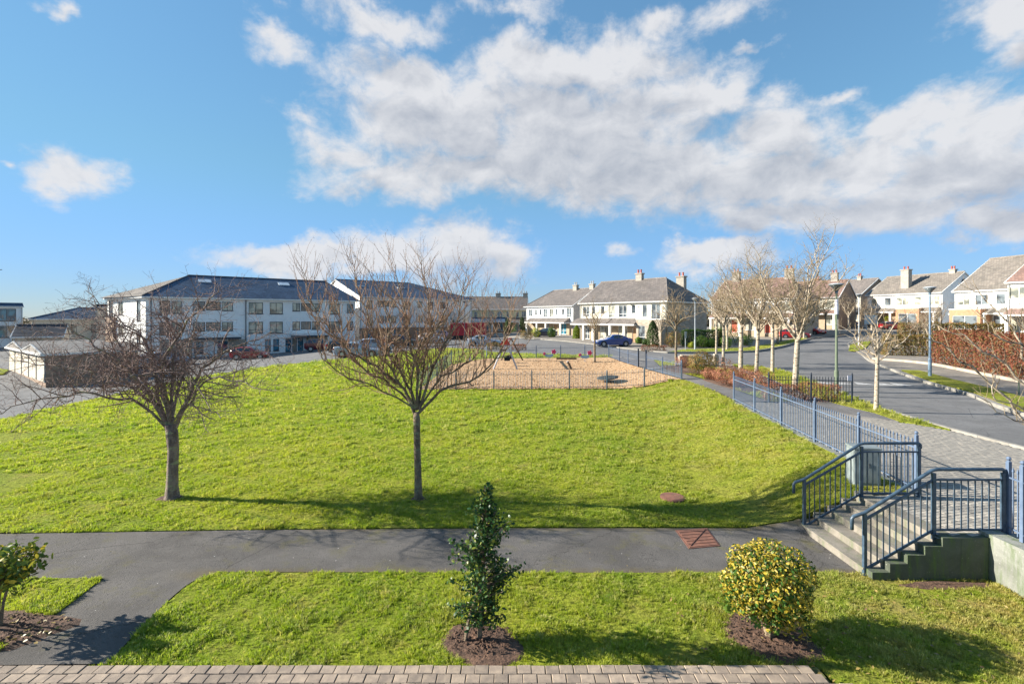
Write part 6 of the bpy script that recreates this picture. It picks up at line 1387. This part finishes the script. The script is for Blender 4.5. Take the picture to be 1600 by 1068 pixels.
for i, (x, y, k, lab) in enumerate([(47, 55, .8, 'bare rusty tree behind the dish headed lamp'), (43.5, 52, .75, 'pale twiggy tree over the beech hedge left of the dish lamp'), (47.5, 45, .85, 'dark twigged tree before the white balconied house'), (37, 33, .62, 'bare sapling in the gardens at the right edge behind the copper hedge'), (55, 63, .85, 'bare tree before the round windowed gable'),
       (-4, 92, .75, 'thin bare tree beside the cream terrace'), (-8.5, 88, .8, 'bare tree left of the red box trailer'), (2.6, 79, .55, 'small bare tree left of the black hatchback'), (-15, 84, .9, 'bare tree before the second flats'), (-19, 88, .95, 'bare tree at the left of the second flats'), (-11.5, 96, .9, 'bare tree behind the box trailer'),
       (-64, 66, .7, 'bare tree behind the garages at the left'), (-72, 72, .75, 'bare tree before the annexe at the left'), (-56, 57, .6, 'bare tree at the corner of the apartment block'), (-78, 76, .8, 'bare tree left of the slate roofed flats'), (42, 70, .85, 'bare tree before the house hidden behind the street trees'), (36.5, 66, .85, 'bare tree behind the laurel bushes'), (50, 82, .9, 'bare tree beyond the board fence')]):
    dup(fpro[i % 3], (x, y, h1(x, y)), i * 2.1, lab, (k * 1.15, k * 1.15, k), 'bare garden trees')
# branches reaching in at the right edge
lr = [([(1640, 760), (1600, 705), (1560, 660), (1500, 615), (1460, 585), (1440, 575)], 0, .035), ([(1640, 700), (1590, 640), (1540, 600), (1490, 570), (1460, 560)], .4, .03), ([(1650, 680), (1600, 610), (1580, 560), (1545, 520), (1500, 490)], .5, .03), ([(1650, 640), (1610, 600), (1570, 585), (1540, 560), (1525, 530)], -.3, .022), ([(1640, 720), (1590, 690), (1560, 680), (1552, 650), (1550, 625)], -.2, .02), ([(1650, 730), (1600, 712), (1560, 695), (1525, 670)], -.3, .018)]
bx, by = 11.6, 10.6
limbsR = [([Vector((0, 0, 1.5))] + limb(bx, by, 10.6, p, dy), r, .007) for p, dy, r in lr]
spR = dict(len=[0, .7, .3], rad=[0, .010, .006], dens=[3.2, 3.0], start=[.2, .2], spread=[.55, .55], up=[.3, .3], wander=[0, .12, .15], trop=[0, .10, .08], segs=[0, 5, 3], sides=[6, 4, 3], tip=.003)
tree('leaning_tree', 'pale bare branches reaching in from a tree just past the right edge', (bx, by, PZ), limbsR, spR, 71, 'bark_birch', 'twig_pale', [((0, 0, -.1), .09), ((0, 0, .8), .07), ((0, 0, 1.55), .05)])

# ------------------------------------------------------------------ far land
def treeline(label, x0, y0, x1, y1, h, seed, mat='leaf_far'):
    t = thing('tree_line', label, 'trees', (0, 0, 0)); rg = np.random.default_rng(seed); n = 9000; f = rg.random(n); x = x0 + (x1 - x0) * f; y = y0 + (y1 - y0) * f
    top = h * (.55 + .3 * np.sin(f * 40 + seed) * np.sin(f * 17) + .25 * np.sin(f * 90)); z = H(x, y) + rg.random(n) * np.maximum(top, .8); P = np.stack([x + rg.normal(0, 2, n), y + rg.normal(0, 3, n), z], 1); N = rg.normal(0, 1, (n, 3))
    o_ = put('foliage', leaf_mesh('foliage', P, N, 1.1, mat, seed), t, kind='stuff'); return t
treeline('low bare scrub behind the garages and flats on the left horizon', -230, 150, -60, 130, 5, 1); treeline('bare garden trees behind the cream terrace', -60, 150, 20, 165, 6, 2); treeline('line of trees behind the houses up the road', 30, 130, 170, 125, 7, 3)
sea = MB(); sea.face([(-3000, 900, -3), (-200, 900, -3), (-200, 4000, -3), (-3000, 4000, -3)]); 

# ------------------------------------------------------------------ grass
tufts = []
for s_ in range(5):
    rg = random.Random(50 + s_); m = MB()
    for k in range(15):
        a = rg.uniform(0, 6.28); r = rg.uniform(0, .03); x, y = math.cos(a) * r, math.sin(a) * r; ln = rg.uniform(.022, .055); b_ = a + rg.uniform(-.9, .9); d = rg.uniform(.2, .9); w_ = .0028
        ex, ey = math.cos(b_), math.sin(b_); px_, py_ = -ey * w_, ex * w_
        m.v += [(x - px_, y - py_, -.01), (x + px_, y + py_, -.01), (x + ex * ln * d * .4 - px_ * .8, y + ey * ln * d * .4 - py_ * .8, ln * .6), (x + ex * ln * d * .4 + px_ * .8, y + ey * ln * d * .4 + py_ * .8, ln * .6), (x + ex * ln * d, y + ey * ln * d, ln * (1.05 - d * .4))]
        i0 = len(m.v) - 5; m.f += [(i0, i0 + 1, i0 + 3, i0 + 2), (i0 + 2, i0 + 3, i0 + 4)]; m.fm += [0, 0]
    tufts.append(bpy.data.objects.new('tuft_shape', m.mesh('tuft_shape', 'blade')))
tcol = bpy.data.collections.new('tuft_shapes')
for o_ in tufts: tcol.objects.link(o_)
def grass(label, polys, regions, seed, dz=.012):
    rg = np.random.default_rng(seed); PX = []; SC = []
    for (x0, x1, y0, y1, dens, sc) in regions:
        n = int((x1 - x0) * (y1 - y0) * dens); x = rg.uniform(x0, x1, n); y = rg.uniform(y0, y1, n); k = (np.abs(x / np.maximum(y, .1)) < 1.12)
        # clumps: turf grows thicker in patches
        ph = np.sin(x * 3.1 + 1.3 * np.sin(y * 2.3)) * np.sin(y * 3.7 + 1.1 * np.sin(x * 1.9)) + .6 * np.sin(x * 9.1 + y * 4) * np.sin(y * 8.3 - x * 3); k &= rg.random(n) < (.62 + .35 * ph)
        ins = np.zeros(n, bool)
        for p in polys: ins |= inpoly(x, y, p)
        k &= ins
        for b in BEDS: k &= ~inpoly(x, y, b)
        for c in ((7.98, 11.05, .35), (-2.3, 12, .1)): k &= (x - c[0]) ** 2 + (y - c[1]) ** 2 > c[2] ** 2
        x, y = x[k], y[k]; PX.append(np.stack([x, y, H(x, y) + dz], 1)); SC.append(sc * rg.uniform(.6, 1.35, len(x)) * (1 + .42 * ph[k]))
    P = np.concatenate(PX); S_ = np.concatenate(SC); me = bpy.data.meshes.new('grass'); me.vertices.add(len(P)); me.vertices.foreach_set('co', P.reshape(-1).astype(np.float32))
    a = me.attributes.new('sc', 'FLOAT', 'POINT'); a.data.foreach_set('value', S_.astype(np.float32)); me.materials.append(MATS['blade']); me.update()
    o_ = put('grass', me, None, kind='stuff', label=label, category='grass'); ng = bpy.data.node_groups.new('scatter', 'GeometryNodeTree'); ng.interface.new_socket('Geometry', in_out='INPUT', socket_type='NodeSocketGeometry'); ng.interface.new_socket('Geometry', in_out='OUTPUT', socket_type='NodeSocketGeometry')
    N_ = ng.nodes; gi, go = N_.new('NodeGroupInput'), N_.new('NodeGroupOutput'); ip = N_.new('GeometryNodeInstanceOnPoints'); ci = N_.new('GeometryNodeCollectionInfo'); ci.inputs[0].default_value = tcol; ci.inputs[1].default_value = True
    rv = N_.new('FunctionNodeRandomValue'); rv.data_type = 'FLOAT_VECTOR'; rv.inputs[0].default_value = (-.25, -.25, 0); rv.inputs[1].default_value = (.25, .25, 6.283); na = N_.new('GeometryNodeInputNamedAttribute'); na.data_type = 'FLOAT'; na.inputs[0].default_value = 'sc'
    ng.links.new(gi.outputs[0], ip.inputs['Points']); ng.links.new(ci.outputs[0], ip.inputs['Instance']); ip.inputs['Pick Instance'].default_value = True; ng.links.new(rv.outputs[0], ip.inputs['Rotation']); ng.links.new(na.outputs[0], ip.inputs['Scale']); ng.links.new(ip.outputs[0], go.inputs[0])
    md = o_.modifiers.new('scatter', 'NODES'); md.node_group = ng; return len(P)
n_ = grass('short bright green grass of the big lawn', [lawn_pts], [(-13, 10, 10.1, 14, 520, 1.0), (-18, 10.5, 14, 19, 210, 1.35), (-26, 11, 19, 30, 80, 2.0), (-40, 11, 30, 50, 16, 3.2)], 1)
n_ += grass('longer patchy grass of the front lawn around the shrubs', [strip_pts], [(-6.4, 8.2, 5.2, 8.62, 1000, .95)], 2, .015)
n_ += grass('grass corner left of the path branch', [left_grass], [(-10, -5, 6.2, 8.4, 900, .95)], 3, .015)
n_ += grass('grass around the roadside shrub bed and along the kerbs', [bed, verge], [(9, 20, 15.5, 42, 45, 1.8)], 4, .07)
def litter(label, x0, x1, y0, y1, n, seed, size, mat='litter', z=.06):
    rg = np.random.default_rng(seed); x = rg.uniform(x0, x1, n); y = rg.uniform(y0, y1, n); P = np.stack([x, y, H(x, y) + z + .02 * rg.random(n)], 1); N = np.tile([0, 0, 1.], (n, 1))
    o_ = put('fallen_leaves', leaf_mesh('fallen_leaves', P, N, size, mat, seed, tilt=.35), None, kind='stuff', label=label, category='leaves')
litter('scattered yellow fallen leaves around the golden shrub', 2.4, 7.8, 5.8, 7.9, 260, 1, .06); litter('bark crumbs and leaf scraps in the soil at the left', -9, -6.4, 6.6, 7.3, 160, 2, .07); litter('pale specks and leaf scraps along the tarmac path', -9, 6, 8.65, 10.3, 60, 3, .025, z=.03)
rg = random.Random(77); m = MB()
for bd in ((-.42, 6.72, .5, .34), (3.62, 6.85, .6, .5), (-7.4, 6.95, .9, .35)):
    for k in range(260):
        a, r = rg.uniform(0, 6.28), rg.random() ** .5; x, y = bd[0] + math.cos(a) * bd[2] * r, bd[1] + math.sin(a) * bd[3] * r; s_ = rg.uniform(.008, .024); c = Vector((x, y, h1(x, y) + .06 + .04 * (1 - r)))
        pts = [c + Vector(v) * s_ * rg.uniform(.6, 1.2) for v in ((1, 0, 0), (0, 1, 0), (-1, 0, 0), (0, -1, 0), (0, 0, .9))]; i0 = len(m.v); m.v += [tuple(p) for p in pts]; m.f += [(i0, i0 + 1, i0 + 4), (i0 + 1, i0 + 2, i0 + 4), (i0 + 2, i0 + 3, i0 + 4), (i0 + 3, i0, i0 + 4)]; m.fm += [0] * 4
o_ = m.build('soil_clods', 'soil', None, kind='stuff', label='loose crumbs of brown soil in the planting patches', category='soil')
# bark chips lying proud on the playground
rg = np.random.default_rng(3); n = 9000; x = rg.uniform(-5.5, 10.2, n); y = 30.2 + rg.random(n) ** 1.7 * 13.5; k = inpoly(x, y, PG); x, y = x[k], y[k]; P = np.stack([x, y, H(x, y) + .065], 1)
o_ = put('bark_chips', leaf_mesh('bark_chips', P, np.tile([0, 0, 1.], (len(x), 1)), .10, 'litter', 4, tilt=.5), None, kind='stuff', label='loose bark chips over the playground surface', category='bark'); o_.data.materials[0] = MATS['bark_chip']
print('grass', n_)
